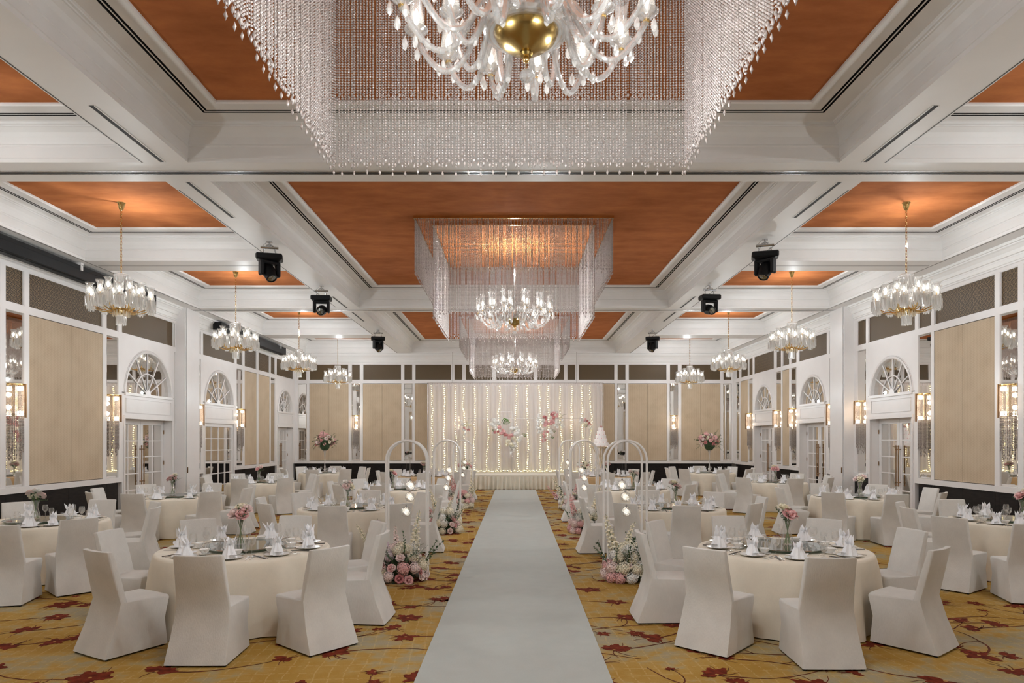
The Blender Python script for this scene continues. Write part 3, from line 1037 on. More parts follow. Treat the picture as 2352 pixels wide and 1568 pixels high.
def make_big(label):
    """arms of twisted glass round a brass bowl; 1.7 m across; local z=0 at bowl bottom"""
    t = thing('glass_chandelier', label, 'chandelier', group='glass arm chandeliers inside the bead curtains')
    m = MB(); m.lathe([(.001, -.02), (.035, -.015), (.045, 0), (.04, .012), (.13, .045), (.19, .095), (.215, .15), (.21, .17)], 28)
    ob('brass_bowl', m.mesh('brass_bowl', 'brassdark'), t)
    m = MB(); m.lathe([(.21, .135), (.245, .13), (.275, .14), (.285, .16), (.26, .175), (.21, .17)], 36); ob('glass_dish', m.mesh('glass_dish', 'armglass'), t)
    m = MB(); m.sphere((0, 0, -.035), .022, 8, 6); m.tube([(0, 0, -.05), (0, 0, -.10)], .003, 5); ob('finial', m.mesh('finial', 'brass'), t)
    m = MB(); m.sphere((0, 0, -.14), .045, 8, 6); ob('crystal_ball', m.mesh('crystal_ball', 'armglass', False), t)
    m = MB(); m.lathe([(.06, .17), (.09, .28), (.05, .36), (.07, .5), (.035, .62), (.05, .78), (.02, .9), (.012, 1.76)], 14); ob('glass_stem', m.mesh('glass_stem', 'armglass'), t)
    def arm_set(rad, zc):
        pts = []
        for i in range(15):
            s = i / 14
            x = .16 + (rad - .16) * (s ** .9)
            z = .15 + .14 * sin(pi * min(1, s * 2.6)) * (1 - s) - .16 * sin(pi * max(0, (s - .22) / .78)) * 1.0 + (zc - .15) * max(0, s - .55) ** 1.6 / (.45 ** 1.6)
            pts.append((x, 0, z))
        pts[-1] = (rad, 0, zc)
        a = MB(); a.tube(pts, [.020] * 15, 8)
        c = MB(); c.lathe([(.008, -.02), (.02, -.015), (.03, 0), (.075, .03), (.085, .045), (.06, .035), (.02, .03)], 12)
        return a.mesh('glass_arm', 'armglass'), c.mesh('drip_dish', 'armglass')
    sh = shade_mesh(.30, .055, .042, .055)
    col = MB(); col.lathe([(.018, -.03), (.022, -.02), (.022, -.005), (.017, 0)], 10); colm = col.mesh('brass_collar', 'brass')
    for (cnt, rad, zc, a0) in ((14, .80, .26, .1), (8, .56, .36, .35)):
        am, cm = arm_set(rad, zc)
        for k in range(cnt):
            a = a0 + 2 * pi * k / cnt
            A = ob('glass_arm', am, t, (0, 0, 0), (0, 0, a))
            ob('drip_dish', cm, A, (rad, 0, zc + .02)); ob('brass_collar', colm, A, (rad, 0, zc + .02))
            ob('glass_shade', sh, A, (rad, 0, zc + .05)); ob('bulb', ME['bulb'], A, (rad, 0, zc + .10), scale=1.35)
            for q in range(4):
                b = q * pi / 2 + .4
                ob('pendant_drop', ME['drop_big'], A, (rad + .078 * cos(b), .078 * sin(b), zc + .02 - .03 * (q % 2)))
            ob('pendant_drop', ME['drop'], A, (rad * .62, 0, .06), scale=1.1)
    point_light('chandelier_light', t, (0, 0, 1.15), W_BIG * .4, .06, (.925, .975, 1.0))
    for k in range(4):
        a = k * pi / 2 + .6
        point_light('chandelier_light', t, (1.02 * cos(a), 1.02 * sin(a), -.30), W_BIG * .15, .05, (.925, .975, 1.0))
    return t

bigs = []
for i, (x, y, lab, lab2) in enumerate(((-.04, 4.55, 'huge square curtain of crystal bead strands overhead nearest the camera', 'big glass arm chandelier with brass bowl nearest the camera, cut by the top edge'),
                                 (0, 15.02, 'square two-tier crystal bead curtain hanging from the middle orange coffer', 'glass arm chandelier glowing inside the middle bead curtain'),
                                 (.03, 25.4, 'farthest square bead curtain hanging before the stage', 'farthest glass arm chandelier hanging in front of the stage'))):
    t = thing('bead_curtain_chandelier', lab, 'bead curtain', (x, y, ZC + .02), group='square bead curtains in the centre coffers')
    stuff(ob('inner_bead_curtain', me_in, t)); stuff(ob('outer_bead_curtain', me_out, t))
    m = MB()
    for (hx, hy, w, z0) in ((*OUT, .02, -.05), (*IN, .02, -.07)):
        m.box(-hx - w, hx + w, -hy - w, -hy + w, z0, 0); m.box(-hx - w, hx + w, hy - w, hy + w, z0, 0)
        m.box(-hx - w, -hx + w, -hy + w, hy - w, z0, 0); m.box(hx - w, hx + w, -hy + w, hy - w, z0, 0)
    ob('hanging_frame', m.mesh('hanging_frame', 'brass', False), t)
    if i == 0:
        g = make_big(lab2)
    else:
        g = copy_tree(bigs[0]); g['label'] = lab2
    g.location = (x + (.12 if i == 0 else .02), y - (.12 if i == 0 else 0), 4.44)
    bigs.append(g)

# ------------------------------------------------------------------ small crystal chandeliers
def prism_ring(m, r, z0, z1, n, w, mi=0):
    for i in range(n):
        a = 2 * pi * i / n
        M = Matrix.Translation((r * cos(a), r * sin(a), 0)) @ Matrix.Rotation(a, 4, 'Z')
        m.add([(-.004, -w / 2, z1), (.004, -w / 2, z1), (.004, w / 2, z1), (-.004, w / 2, z1), (0, 0, z0 - .012),
               (-.004, -w / 2, z0), (.006, 0, z0), (-.004, w / 2, z0)],
              [(0, 1, 2, 3), (0, 5, 6, 1), (1, 6, 7, 2), (0, 3, 7, 5), (5, 4, 6), (6, 4, 7), (7, 4, 5)], mi, M)
def make_small():
    """local z=0 at the bottom drop (4.0 m); ceiling at 2.22"""
    t = thing('crystal_chandelier', '', 'chandelier', group='small crystal chandeliers in the side coffers')
    top = ZC + .02 - 4.0
    m = MB(); m.lathe([(.075, top), (.072, top - .012), (.062, top - .02), (.05, top - .08), (.035, top - .12), (.015, top - .14), (.004, top - .15)], 18, cap0=True)
    ob('ceiling_canopy', m.mesh('ceiling_canopy', 'brass'), t)
    m = MB()
    z = top - .15; k = 0
    while z > .93:
        M = Matrix.Translation((0, 0, z - .032)) @ Matrix.Rotation(k * pi / 2, 4, 'Z')
        m.tube([(.016 * cos(a) * (1), 0, .036 * sin(a)) for a in [2 * pi * i / 8 for i in range(8)]], .0048, 4, True, 0, M)
        z -= .055; k += 1
    ob('chain', m.mesh('chain', 'brass'), t)
    m = MB(); m.lathe([(.115, .93), (.125, .92), (.125, .90), (.11, .885)], 20); prism_ring(m, .118, .72, .885, 18, .028); prism_ring(m, .085, .68, .885, 12, .028)
    ob('crystal_crown', m.mesh('crystal_crown', 'crystal', False), t)
    m = MB(); m.lathe([(.02, .9), (.035, .78), (.045, .70), (.03, .62), (.05, .55), (.075, .47), (.05, .38), (.03, .33), (.05, .30)], 12)
    ob('glass_stem', m.mesh('glass_stem', 'crystal', False), t)
    m = MB(); m.lathe([(.03, .22), (.09, .24), (.135, .27), (.145, .30), (.12, .30), (.05, .29)], 18)
    for i in range(12):
        a = 2 * pi * i / 12; m.tube([(.13 * cos(a), .13 * sin(a), .29), (.15 * cos(a), .15 * sin(a), .34), (.13 * cos(a), .13 * sin(a), .37)], .007, 4)
    ob('gilt_dish', m.mesh('gilt_dish', 'brass'), t)
    m = MB(); m.lathe([(.02, .20), (.075, .185), (.085, .17)], 14); prism_ring(m, .082, .02, .17, 12, .036); prism_ring(m, .05, .05, .17, 8, .03)
    ob('bottom_drop', m.mesh('bottom_drop', 'crystal', False), t)
    m = MB(); prism_ring(m, .14, .17, .27, 16, .03); ob('dish_prisms', m.mesh('dish_prisms', 'crystalgold', False), t)
    sh = shade_mesh(.235, .062, .045, .068, 12, .10)
    cup = MB(); cup.lathe([(.02, .0), (.07, .012), (.078, .0)], 12); prism_ring(cup, .076, -.165, .0, 11, .032); prism_ring(cup, .048, -.20, -.01, 7, .03)
    cupm = cup.mesh('prism_cup', 'crystal', False)
    cd = MB(); cd.tube([(0, 0, -.05), (0, 0, .07)], .011, 6); cdm = cd.mesh('candle_tube', 'brass')
    def armm(rad, zc):
        a = MB(); a.tube([(.08, 0, .30), (rad * .35, 0, .245), (rad * .62, 0, .25), (rad * .85, 0, .30), (rad, 0, zc - .05)], .009, 6)
        return a.mesh('brass_arm', 'brass')
    for (cnt, rad, zc, a0) in ((10, .50, .455, .15), (6, .33, .56, .4)):
        am = armm(rad, zc)
        for k in range(cnt):
            A = ob('brass_arm', am, t, (0, 0, 0), (0, 0, a0 + 2 * pi * k / cnt))
            ob('candle_tube', cdm, A, (rad, 0, zc)); ob('prism_cup', cupm, A, (rad, 0, zc)); ob('glass_shade', sh, A, (rad, 0, zc + .01)); ob('bulb', ME['bulb'], A, (rad, 0, zc + .075), scale=1.25)
    point_light('chandelier_light', t, (.2, .12, 1.50), W_SMALL * .45, .045, (.925, .975, 1.0))
    point_light('chandelier_light', t, (0, 0, -.50), W_SMALL * .55, .045, (.925, .975, 1.0))
    return t
sm = make_small(); used = []
ords = ['nearest', 'second', 'third', 'farthest']
for s, nm in ((-1, 'left'), (1, 'right')):
    for i, yy in enumerate((12.33, 17.41, 22.54, 27.5)):
        place(sm, used, (s * 7.09, yy, 4.0), i * .37 + (s > 0) * .2, '%s small crystal chandelier hanging on a chain over the %s tables' % (ords[i], nm))
    for yy in (2.2, 7.2):
        o = place(sm, used, (s * 7.09, yy, 4.0), yy, '%s small crystal chandelier on the %s, out of view' % ('hindmost' if yy < 5 else 'unseen', nm))

# ------------------------------------------------------------------ wall sconces
def make_sconce():
    """local: x along wall, -y into the room, z=0 at 1.55 m; three tiers of bead strings round a gilt bar"""
    t = thing('crystal_sconce', '', 'wall sconce', group='crystal bead wall sconces')
    m = MB(); m.lathe([(.165, 1.47), (.17, 1.47), (.17, 1.445), (.165, 1.445)], 14, arc=(pi, 2 * pi)); m.box(-.17, .17, -.01, .012, 1.44, 1.475)
    ob('gilt_top_band', m.mesh('gilt_top_band', 'brass', False), t)
    m = MB(); m.box(-.016, .016, -.215, -.185, .82, 1.47); ob('gilt_bar', m.mesh('gilt_bar', 'bronze', False), t)
    m = MB(); m.box(-.03, .03, -.02, .012, .85, 1.46); ob('back_plate', m.mesh('back_plate', 'palegold', False), t)
    for zz in (1.38, .90):
        m = MB(); m.lathe([(.001, zz - .05), (.05, zz - .04), (.055, zz), (.05, zz + .04), (.001, zz + .05)], 10, (0, -.09, 0)); ob('lit_tube', m.mesh('lit_tube', 'tube'), t)
    def half(r, n, zt, zb, jit):
        return [(r * cos(pi + pi * (i + .5) / n), r * sin(pi + pi * (i + .5) / n), zt, zb + jit * (0, .07, .03, .11)[i % 4]) for i in range(n)]
    stuff(ob('upper_bead_strings', bead_mesh('upper_bead_strings', half(.168, 24, 1.445, .86, .2), .024, .0085, False), t))
    stuff(ob('lower_bead_strings', bead_mesh('lower_bead_strings', half(.13, 15, .95, .22, .9) + half(.09, 10, .95, .06, 1), .03, .0095), t))
    point_light('sconce_light', t, (0, -.10, 1.26), W_SCONCE * .5, .05, (1, .78, .55))
    point_light('sconce_light', t, (0, -.10, 1.02), W_SCONCE * .5, .05, (1, .78, .55))
    return t
sc = make_sconce(); us = []
for (u, w_, desc) in ((13.15, 'left', 'on the mirror strip at the left frame edge'), (16.34, 'left', 'left of the nearest left wall double door'), (20.72, 'left', 'just beyond the left pilaster'), (23.92, 'left', 'right of the gridded left door'),
                      (13.25, 'right', 'on the mirror strip at the right frame edge'), (15.96, 'right', 'between the nearest right door and beige panel'), (18.86, 'right', 'on the near side of the right pilaster'), (20.52, 'right', 'just beyond the right pilaster'),
                      (23.42, 'right', 'left of the second right wall door'), (24.77, 'right', 'right of the farthest right wall door'), (27.67, 'right', 'left of the farthest right wall door'),
                      (-6.93, 'back', 'on the back wall left of the stage'), (7.03, 'back', 'on the back wall right of the stage'), (-2.43, 'back', 'glowing through the left half of the sheer curtain'), (2.53, 'back', 'glowing through the right half of the sheer curtain')):
    p = wall[w_].pt(u, 0.0, 1.55)
    rz = {'left': pi / 2, 'right': -pi / 2, 'back': 0}[w_]
    place(sc, us, p, rz, 'crystal bead wall sconce ' + desc)

# ------------------------------------------------------------------ moving head spotlights
def moving_head(loc, yaw, pan, tilt, label):
    t = thing('moving_head_light', label, 'stage light', loc, yaw, 'moving head lights under the long beams')
    m = MB(); m.bbox(-.24, .24, -.15, .15, -.36, -.24, .025); ob('base_box', m.mesh('base_box', 'blackbox', False), t)
    m = MB()
    for sx in (-.12, .12):
        m.tube([(sx, 0, -.24), (sx * .8, .02, -.15), (sx * .5, -.02, -.08), (0, 0, -.05)], .012, 6)
    m.tube([(-.16, 0, -.11), (.16, 0, -.11)], .024, 8); m.tube([(0, 0, -.11), (0, 0, 0)], .018, 8)
    m.box(-.05, .05, -.05, .05, -.012, 0)
    m.tube([(-.05, .03, 0), (-.14, .05, -.08), (-.1, .02, -.2)], .006, 5)
    ob('hook_clamp', m.mesh('hook_clamp', 'steel'), t)
    y = ob('yoke', None, t, (0, 0, -.36), (0, 0, pan))
    m = MB(); m.bbox(-.20, .20, -.07, .07, -.07, -.005, .02)
    for s in (-1, 1):
        m.bbox(s * .165 - .035, s * .165 + .035, -.075, .075, -.30, -.03, .025)
    ob('yoke_arm', m.mesh('yoke_arm', 'blackbox', False), y)
    m = MB(); m.lathe([(.001, -.20), (.09, -.19), (.12, -.13), (.125, -.02), (.11, .05), (.10, .14), (.085, .15), (.08, .145)], 16)
    h = ob('lamp_head', m.mesh('lamp_head', 'blackbox'), y, (0, 0, -.24), (tilt, 0, 0))
    h2 = MB(); h2.lathe([(.001, .150), (.05, .146), (.082, .135)], 14)
    ob('lens', h2.mesh('lens', 'susan'), y, (0, 0, -.24), (tilt, 0, 0))
    # keep two levels: yoke is an empty-free part
    return t
for a in (((-4.65, 13.0, ZS), .25, .6, 2.5, 'black moving head light under the left beam nearest the camera'),
          ((-4.72, 16.75, ZS), .1, 0.0, 1.9, 'black moving head light second along the left beam'),
          ((-4.65, 23.4, ZS), .2, .7, 2.5, 'black moving head light farthest along the left beam'),
          ((4.73, 12.85, ZS), -.3, -.6, 2.6, 'black moving head light under the right beam nearest the camera'),
          ((4.78, 16.65, ZS), .1, .1, 1.9, 'black moving head light second along the right beam'),
          ((4.76, 23.4, ZS), -.2, -.7, 2.6, 'black moving head light farthest along the right beam')):
    moving_head(*a)
# ------------------------------------------------------------------ flowers (shared meshes)
def bl(m, c, d, L, W, curl, mi=0, roll=0):
    """one petal / leaf blade: 2x3 grid from point c along direction d"""
    d = Vector(d).normalized()
    up = Vector((0, 0, 1)) if abs(d.z) < .95 else Vector((1, 0, 0))
    s = d.cross(up).normalized()
    nrm = s.cross(d)
    if roll:
        q = Matrix.Rotation(roll, 3, d); s = q @ s; nrm = q @ nrm
    c = Vector(c)
    vs = []
    for t, w in ((0, .25), (.45, 1), (.85, .75), (1, .12)):
        for e in (-1, 1):
            vs.append(tuple(c + d * (L * t) + s * (e * W / 2 * w) + nrm * (curl * t * t)))
    m.add(vs, [(0, 1, 3, 2), (2, 3, 5, 4), (4, 5, 7, 6)], mi)

def rose_mesh(name, mats, seed=1, open_=1.0):
    r = random.Random(seed)
    m = MB()
    m.sphere((0, 0, .004), .016, 7, 5, 0, sc=(1, 1, 1.35))
    for ring, (n, rad, tilt, L) in enumerate(((3, .010, 80, .034), (5, .018, 66, .042), (6, .024, 48, .046), (6, .026, 22 / open_, .044))):
        for k in range(n):
            a = 2 * pi * k / n + ring * .6 + r.uniform(-.15, .15)
            t = R(tilt)
            d = (cos(a) * cos(t), sin(a) * cos(t), sin(t))
            bl(m, (rad * .4 * cos(a), rad * .4 * sin(a), -.018), d, L, L * 1.15, -.010 if ring > 1 else .006)
    m.lathe([(.002, -.03), (.012, -.02), (.004, -.012)], 5, mi=1)
    return m.mesh(name, mats)

def hydrangea_mesh(name, mat, seed=2, rad=.075, n=95):
    r = random.Random(seed)
    m = MB()
    m.sphere((0, 0, 0), rad * .70, 10, 7)
    for i in range(n):
        z = 1 - 1.75 * (i + .5) / n
        a = i * 2.39996
        q = sqrt(max(0, 1 - z * z))
        d = Vector((q * cos(a), q * sin(a), z))
        c = d * rad * r.uniform(.80, 1.10)
        u = d.orthogonal().normalized(); v = d.cross(u)
        w = r.random() * 6.28
        s = rad * .27
        pts = [tuple(c)]
        for k in range(8):
            t = w + k * pi / 4
            rr_ = s * (1 if k % 2 == 0 else .45)
            pts.append(tuple(c + (u * cos(t) + v * sin(t)) * rr_ + d * (s * .25 if k % 2 == 0 else 0)))
        m.add(pts, [(0, 1 + k, 1 + (k + 1) % 8) for k in range(8)])
    return m.mesh(name, mat, False)

def spike_mesh(name, mats, seed=3, L=.5, bend=.12):
    r = random.Random(seed)
    m = MB()
    pts = [(bend * (i / 8) ** 2, 0, L * i / 8) for i in range(9)]
    m.tube(pts, [.005 - .0035 * i / 8 for i in range(9)], 5, mi=1)
    n = 30
    for i in range(n):
        t = .22 + .76 * i / n
        p = Vector((bend * t * t, 0, L * t))
        a = i * 2.4
        sz = .042 * (1.15 - t) + .008
        d = Vector((cos(a), sin(a), .45)).normalized()
        c = p + d * sz * .7
        for k in range(4):
            b = k * pi / 2
            u = d.orthogonal().normalized(); v = d.cross(u)
            bl(m, c, u * cos(b) + v * sin(b) + d * .5, sz, sz * .85, 0)
    return m.mesh(name, mats, False)

def spray_mesh(name, mats, seed=4, L=.42, bend=.2, leaf=.045, n=18, w=.55):
    r = random.Random(seed)
    m = MB()
    pts = [(bend * (i / 6) ** 2, 0, L * i / 6 - .25 * bend * (i / 6) ** 3) for i in range(7)]
    m.tube(pts, [.004 - .0025 * i / 6 for i in range(7)], 4, mi=1)
    for i in range(n):
        t = .15 + .85 * i / n
        p = (bend * t * t, 0, L * t - .25 * bend * t ** 3)
        a = i * pi * .62
        bl(m, p, (cos(a) * .8, sin(a) * .8, .55), leaf * r.uniform(.7, 1.15) * (1.2 - .5 * t), leaf * w, .004)
    return m.mesh(name, mats, False)

def fern_mesh(name, L=.4):
    m = MB()
    pts = [(.22 * (i / 8) ** 1.6, 0, L * (i / 8) - .22 * (i / 8) ** 3) for i in range(9)]
    m.tube(pts, .0028, 4, mi=1)
    for i in range(26):
        t = .08 + .9 * i / 26
        p = (.22 * t ** 1.6, 0, L * t - .22 * t ** 3)
        for s in (-1, 1):
            bl(m, p, (.25, s, .15), .10 * sin(pi * (t * .85 + .1)), .016, -.006)
    return m.mesh(name, ['fern', 'stem'], False)

def baby_mesh(name, seed=6):
    r = random.Random(seed)
    m = MB()
    for i in range(26):
        a = r.random() * 6.28; L = r.uniform(.16, .34); sp_ = r.uniform(.02, .14)
        e = (sp_ * cos(a), sp_ * sin(a), L)
        m.tube([(0, 0, 0), (e[0] * .4, e[1] * .4, L * .5), e], .0016, 3, mi=1)
        for k in range(4):
            m.octa((e[0] + r.uniform(-.022, .022), e[1] + r.uniform(-.022, .022), L - r.uniform(0, .06)), .007, .007, 0)
        bl(m, (e[0] * .5, e[1] * .5, L * .55), (cos(a + 1), sin(a + 1), .6), .04, .012, 0, 1)
    return m.mesh(name, ['whitef', 'sage'], False)

FL = {}
for c_ in ('pink', 'palepink', 'dustyrose', 'cream', 'whitef'):
    FL['rose_' + c_] = rose_mesh('rose', [c_, 'leaf'], len(FL) + 1)
for c_ in ('cream', 'whitef', 'pink', 'lilac', 'palepink', 'dustyrose'):
    FL['hyd_' + c_] = hydrangea_mesh('hydrangea', c_, len(FL) + 1)
for c_ in ('cream', 'pink', 'lilac', 'palepink'):
    FL['spk_' + c_] = spike_mesh('flower_spike', [c_, 'stem'], len(FL) + 1)
FL['spray'] = spray_mesh('leaf_spray', ['leaf', 'stem'])
FL['sage'] = spray_mesh('leaf_spray', ['sage', 'stem'], 5, .36, .16, .034, 22, .6)
FL['fern'] = fern_mesh('fern_frond')
FL['baby'] = baby_mesh('babys_breath')
m = MB(); rr = random.Random(9)
for i in range(60):
    a = rr.random() * 6.28; zz = rr.uniform(.05, .95)
    q = sqrt(1 - zz * zz)
    bl(m, (q * cos(a) * .9, q * sin(a) * .9, zz * .9), (cos(a), sin(a), rr.uniform(-.3, .8)), .22, .12, .02)
m.sphere((0, 0, .35), .62, 10, 6, sc=(1, 1, .9))
FL['core'] = m.mesh('foliage_core', 'leaf', False)
BN = {'rose': 'rose', 'hyd': 'hydrangea', 'spk': 'flower_spike', 'spray': 'leaf_spray', 'sage': 'leaf_spray', 'fern': 'fern_frond', 'baby': 'babys_breath', 'core': 'foliage_core'}

def fput(root, key, p, d=(0, 0, 1), s=1.0, roll=None):
    d = Vector(d)
    q = d.to_track_quat('Z', 'Y')
    e = (q @ Euler((0, 0, rnd.random() * 6.28 if roll is None else roll)).to_quaternion()).to_euler()
    return ob(BN[key.split('_')[0]], FL[key], root, p, e, s)

# aisle arrangements: a low dome of blooms at the foot of each arch, with spikes and sprays
def aisle_flowers(loc, label, pal, seed, side, big=1.0):
    r = random.Random(seed)
    t = thing('flower_arrangement', label, 'flowers', loc, 0, 'flower arrangements along the aisle')
    ob('foliage_core', FL['core'], t, (0, 0, .0), (0, 0, r.random() * 6), (.32 * big, .26 * big, .40))
    def dome(az, el, rad=1):
        x, y, z = cos(az) * cos(el), sin(az) * cos(el), sin(el)
        return Vector((x * .335 * rad * big, y * .28 * rad * big, .055 + z * .40 * rad)), Vector((x, y, z + .15))
    spots = []
    for (el, n) in ((.05, 12), (.42, 11), (.8, 8), (1.2, 5), (1.5, 1)):
        for k in range(n):
            spots.append((2 * pi * (k + .5 * (n % 2)) / n + r.uniform(-.12, .12), el + r.uniform(-.06, .06)))
    for (az, el) in spots:
        p, d = dome(az, el)
        # palette by direction: pal(azimuth, elevation) -> key
        key = pal(az, el, r)
        sc_ = {'rose': 1.2, 'hyd': 1.1}[key.split('_')[0]] * r.uniform(.88, 1.12)
        fput(t, key, p, d, sc_)
    for k in range(8):
        az = r.choice((-1.9, -1.3, -.6, -2.5, r.uniform(-3, 0)))
        p, d = dome(az + r.uniform(-.2, .2), r.uniform(.15, .8), 1.02)
        fput(t, pal(az, 9, r), p, d, r.uniform(.8, 1.05))
    for k in range(7):
        az = r.uniform(0, 6.28); p, d = dome(az, r.uniform(.4, 1.1), .9)
        fput(t, r.choice(('sage', 'spray', 'sage')), p, (d.x, d.y, .8), r.uniform(.7, 1.05))
    for k in range(3):
        az = r.uniform(-2.6, -.5); p, d = dome(az, .6, .9)
        fput(t, 'baby', p, (d.x * .6, d.y * .4, 1), r.uniform(.7, 1))
    for (x, y, lean, key, s_) in side:
        fput(t, key, (x, y, .22), (lean, r.uniform(-.15, .15), 1), s_, 0)
    return t
def pal_mixed(az, el, r):
    if el == 9: return r.choice(('rose_pink', 'rose_dustyrose', 'rose_palepink', 'rose_cream'))
    a = (az + 2 * pi) % (2 * pi)
    if pi < a < 1.30 * pi: return r.choice(('hyd_lilac', 'hyd_lilac', 'hyd_cream', 'hyd_palepink'))
    if 1.30 * pi <= a < 1.66 * pi and el < .7: return r.choice(('rose_pink', 'rose_pink', 'hyd_pink', 'rose_dustyrose', 'hyd_palepink'))
    return r.choice(('hyd_cream', 'hyd_whitef', 'hyd_cream', 'rose_palepink', 'hyd_palepink'))
def pal_cream(az, el, r):
    if el == 9: return r.choice(('rose_cream', 'rose_whitef', 'rose_palepink', 'rose_cream'))
    a = (az + 2 * pi) % (2 * pi)
    if .92 * pi < a < 1.34 * pi and el < .7: return r.choice(('hyd_pink', 'hyd_pink', 'hyd_palepink'))
    return r.choice(('hyd_cream', 'hyd_cream', 'hyd_whitef', 'rose_whitef'))
def pal_creamrose(az, el, r):
    if el == 9: return 'rose_pink'
    return r.choice(('hyd_cream', 'hyd_cream', 'hyd_whitef', 'hyd_cream', 'rose_palepink'))
def pal_pink(az, el, r):
    if el == 9: return r.choice(('rose_pink', 'rose_cream', 'rose_palepink'))
    return r.choice(('hyd_pink', 'hyd_palepink', 'hyd_cream', 'hyd_whitef', 'rose_cream'))

# arches with their hanging globes
def make_arch(loc, rz, label):
    t = thing('hoop_arch', label, 'arch', loc, rz, 'white hoop arches along the aisle')
    rad, H = .285, 1.93
    for dy in (-.11, .11):
        pts = [(-rad, dy, .02), (-rad, dy, .8), (-rad, dy, H - rad)] + [(-rad * cos(pi * i / 20), dy, H - rad + rad * sin(pi * i / 20)) for i in range(1, 20)] + [(rad, dy, H - rad), (rad, dy, .8), (rad, dy, .02)]
        m = MB(); m.tube(pts, .0165, 10); ob('hoop', m.mesh('hoop', 'arch'), t)
    for s in (-1, 1):
        m = MB(); m.bbox(s * rad - .03, s * rad + .03, -.15, .15, 0, .02, .004); ob('foot_bar', m.mesh('foot_bar', 'arch', False), t)
    return t
gm = MB(); gm.sphere((0, 0, 0), .075, 16, 10); glob_me = gm.mesh('glass_globe', 'glass')
gm = MB(); rr = random.Random(21)
pp = []
for i in range(60):
    a = i * 2.4; z_ = 1 - 2 * (i + .5) / 60; q = sqrt(1 - z_ * z_); h_ = .062 * (.75 + .25 * sin(i * 2.3))
    pp.append((h_ * q * cos(a), h_ * q * sin(a), h_ * z_))
gm.tube(pp, .0006, 3)
for p in pp: gm.octa(p, .0048, .0048)
wire_me = gm.mesh('light_wire', 'globewire', False)
def globe(x, y, z, ztop, label):
    t = thing('hanging_globe', label, 'globe light', (x, y, z), 0, 'lit glass globes hanging in the arches')
    ob('glass_globe', glob_me, t); ob('light_wire', wire_me, t)
    m = MB(); m.tube([(0, 0, .07), (0, 0, ztop - z)], .0012, 4); ob('cord', m.mesh('cord', 'steel'), t)
    m = MB(); m.lathe([(.012, .07), (.014, .085), (.004, .095)], 8); ob('cap', m.mesh('cap', 'steel'), t)

AR = [(-1.52, 9.75, .04, 'nearest', 'left', pal_mixed, [(-.33, 0, -.45, 'spk_cream', 1.25), (-.2, .1, -.2, 'spk_lilac', 1.3), (-.05, .05, -.12, 'spk_palepink', 1.1), (.14, .1, .06, 'spk_cream', 1.45), (.3, -.05, .8, 'spray', 1.1), (.3, 0, .5, 'sage', 1.1)]),
      (-1.43, 14.6, .03, 'middle', 'left', pal_creamrose, [(-.1, 0, -.2, 'spk_cream', 1.5), (-.2, .1, -.5, 'spk_pink', 1.1), (.05, .1, .1, 'spk_cream', 1.2), (.2, .1, .7, 'spk_cream', 1)]),
      (-1.47, 19.8, .03, 'farthest', 'left', pal_pink, [(-.1, 0, -.2, 'spk_pink', 1.5), (-.2, .1, -.1, 'spk_pink', 1.2), (.25, .1, .1, 'spk_cream', 1.6), (.2, .1, .6, 'spk_cream', 1)]),
      (1.59, 9.75, .14, 'nearest', 'right', pal_cream, [(-.15, .1, -.35, 'spk_cream', 1.5), (.1, .1, .75, 'spk_cream', 1.35), (-.05, .1, -.05, 'spk_cream', 1.2), (-.3, -.05, -.9, 'sage', 1.2), (-.3, 0, -.6, 'spray', 1.1), (.35, .1, .05, 'spk_lilac', 1.2)]),
      (1.50, 14.6, .05, 'middle', 'right', pal_cream, [(-.2, 0, -.35, 'spk_pink', 1.3), (.1, .1, .2, 'spk_cream', 1.5), (-.3, 0, -.7, 'sage', 1.1), (.2, 0, .6, 'spk_pink', 1.2)]),
      (1.58, 19.4, -.04, 'farthest', 'right', pal_pink, [(-.2, 0, -.5, 'spk_cream', 1.5), (-.3, 0, -.9, 'spk_pink', 1.2), (.1, .1, .1, 'spk_pink', 1.5), (-.2, 0, -.3, 'spray', 1.3)])]
for i, (x, y, rz, od, sd, pal, side) in enumerate(AR):
    make_arch((x, y, 0), rz, '%s white double hoop arch on the %s side of the aisle' % (od, sd))
    s = 1 if sd == 'right' else -1
    aisle_flowers((x + .03 * s, y - .30, 0), '%s pink and cream flower mound at the foot of the %s arch' % (od, sd), pal, 30 + i, side, 1.0)
    for k, (dx, z_, pos) in enumerate(((.0 - .06 * s, 1.30, 'top'), (.02, 1.12, 'middle'), (0, .93, 'lowest'))):
        globe(x + dx, y + (.11 if k % 2 else -.11), z_, 1.92, '%s lit glass globe in the %s %s arch' % (pos, od, sd))

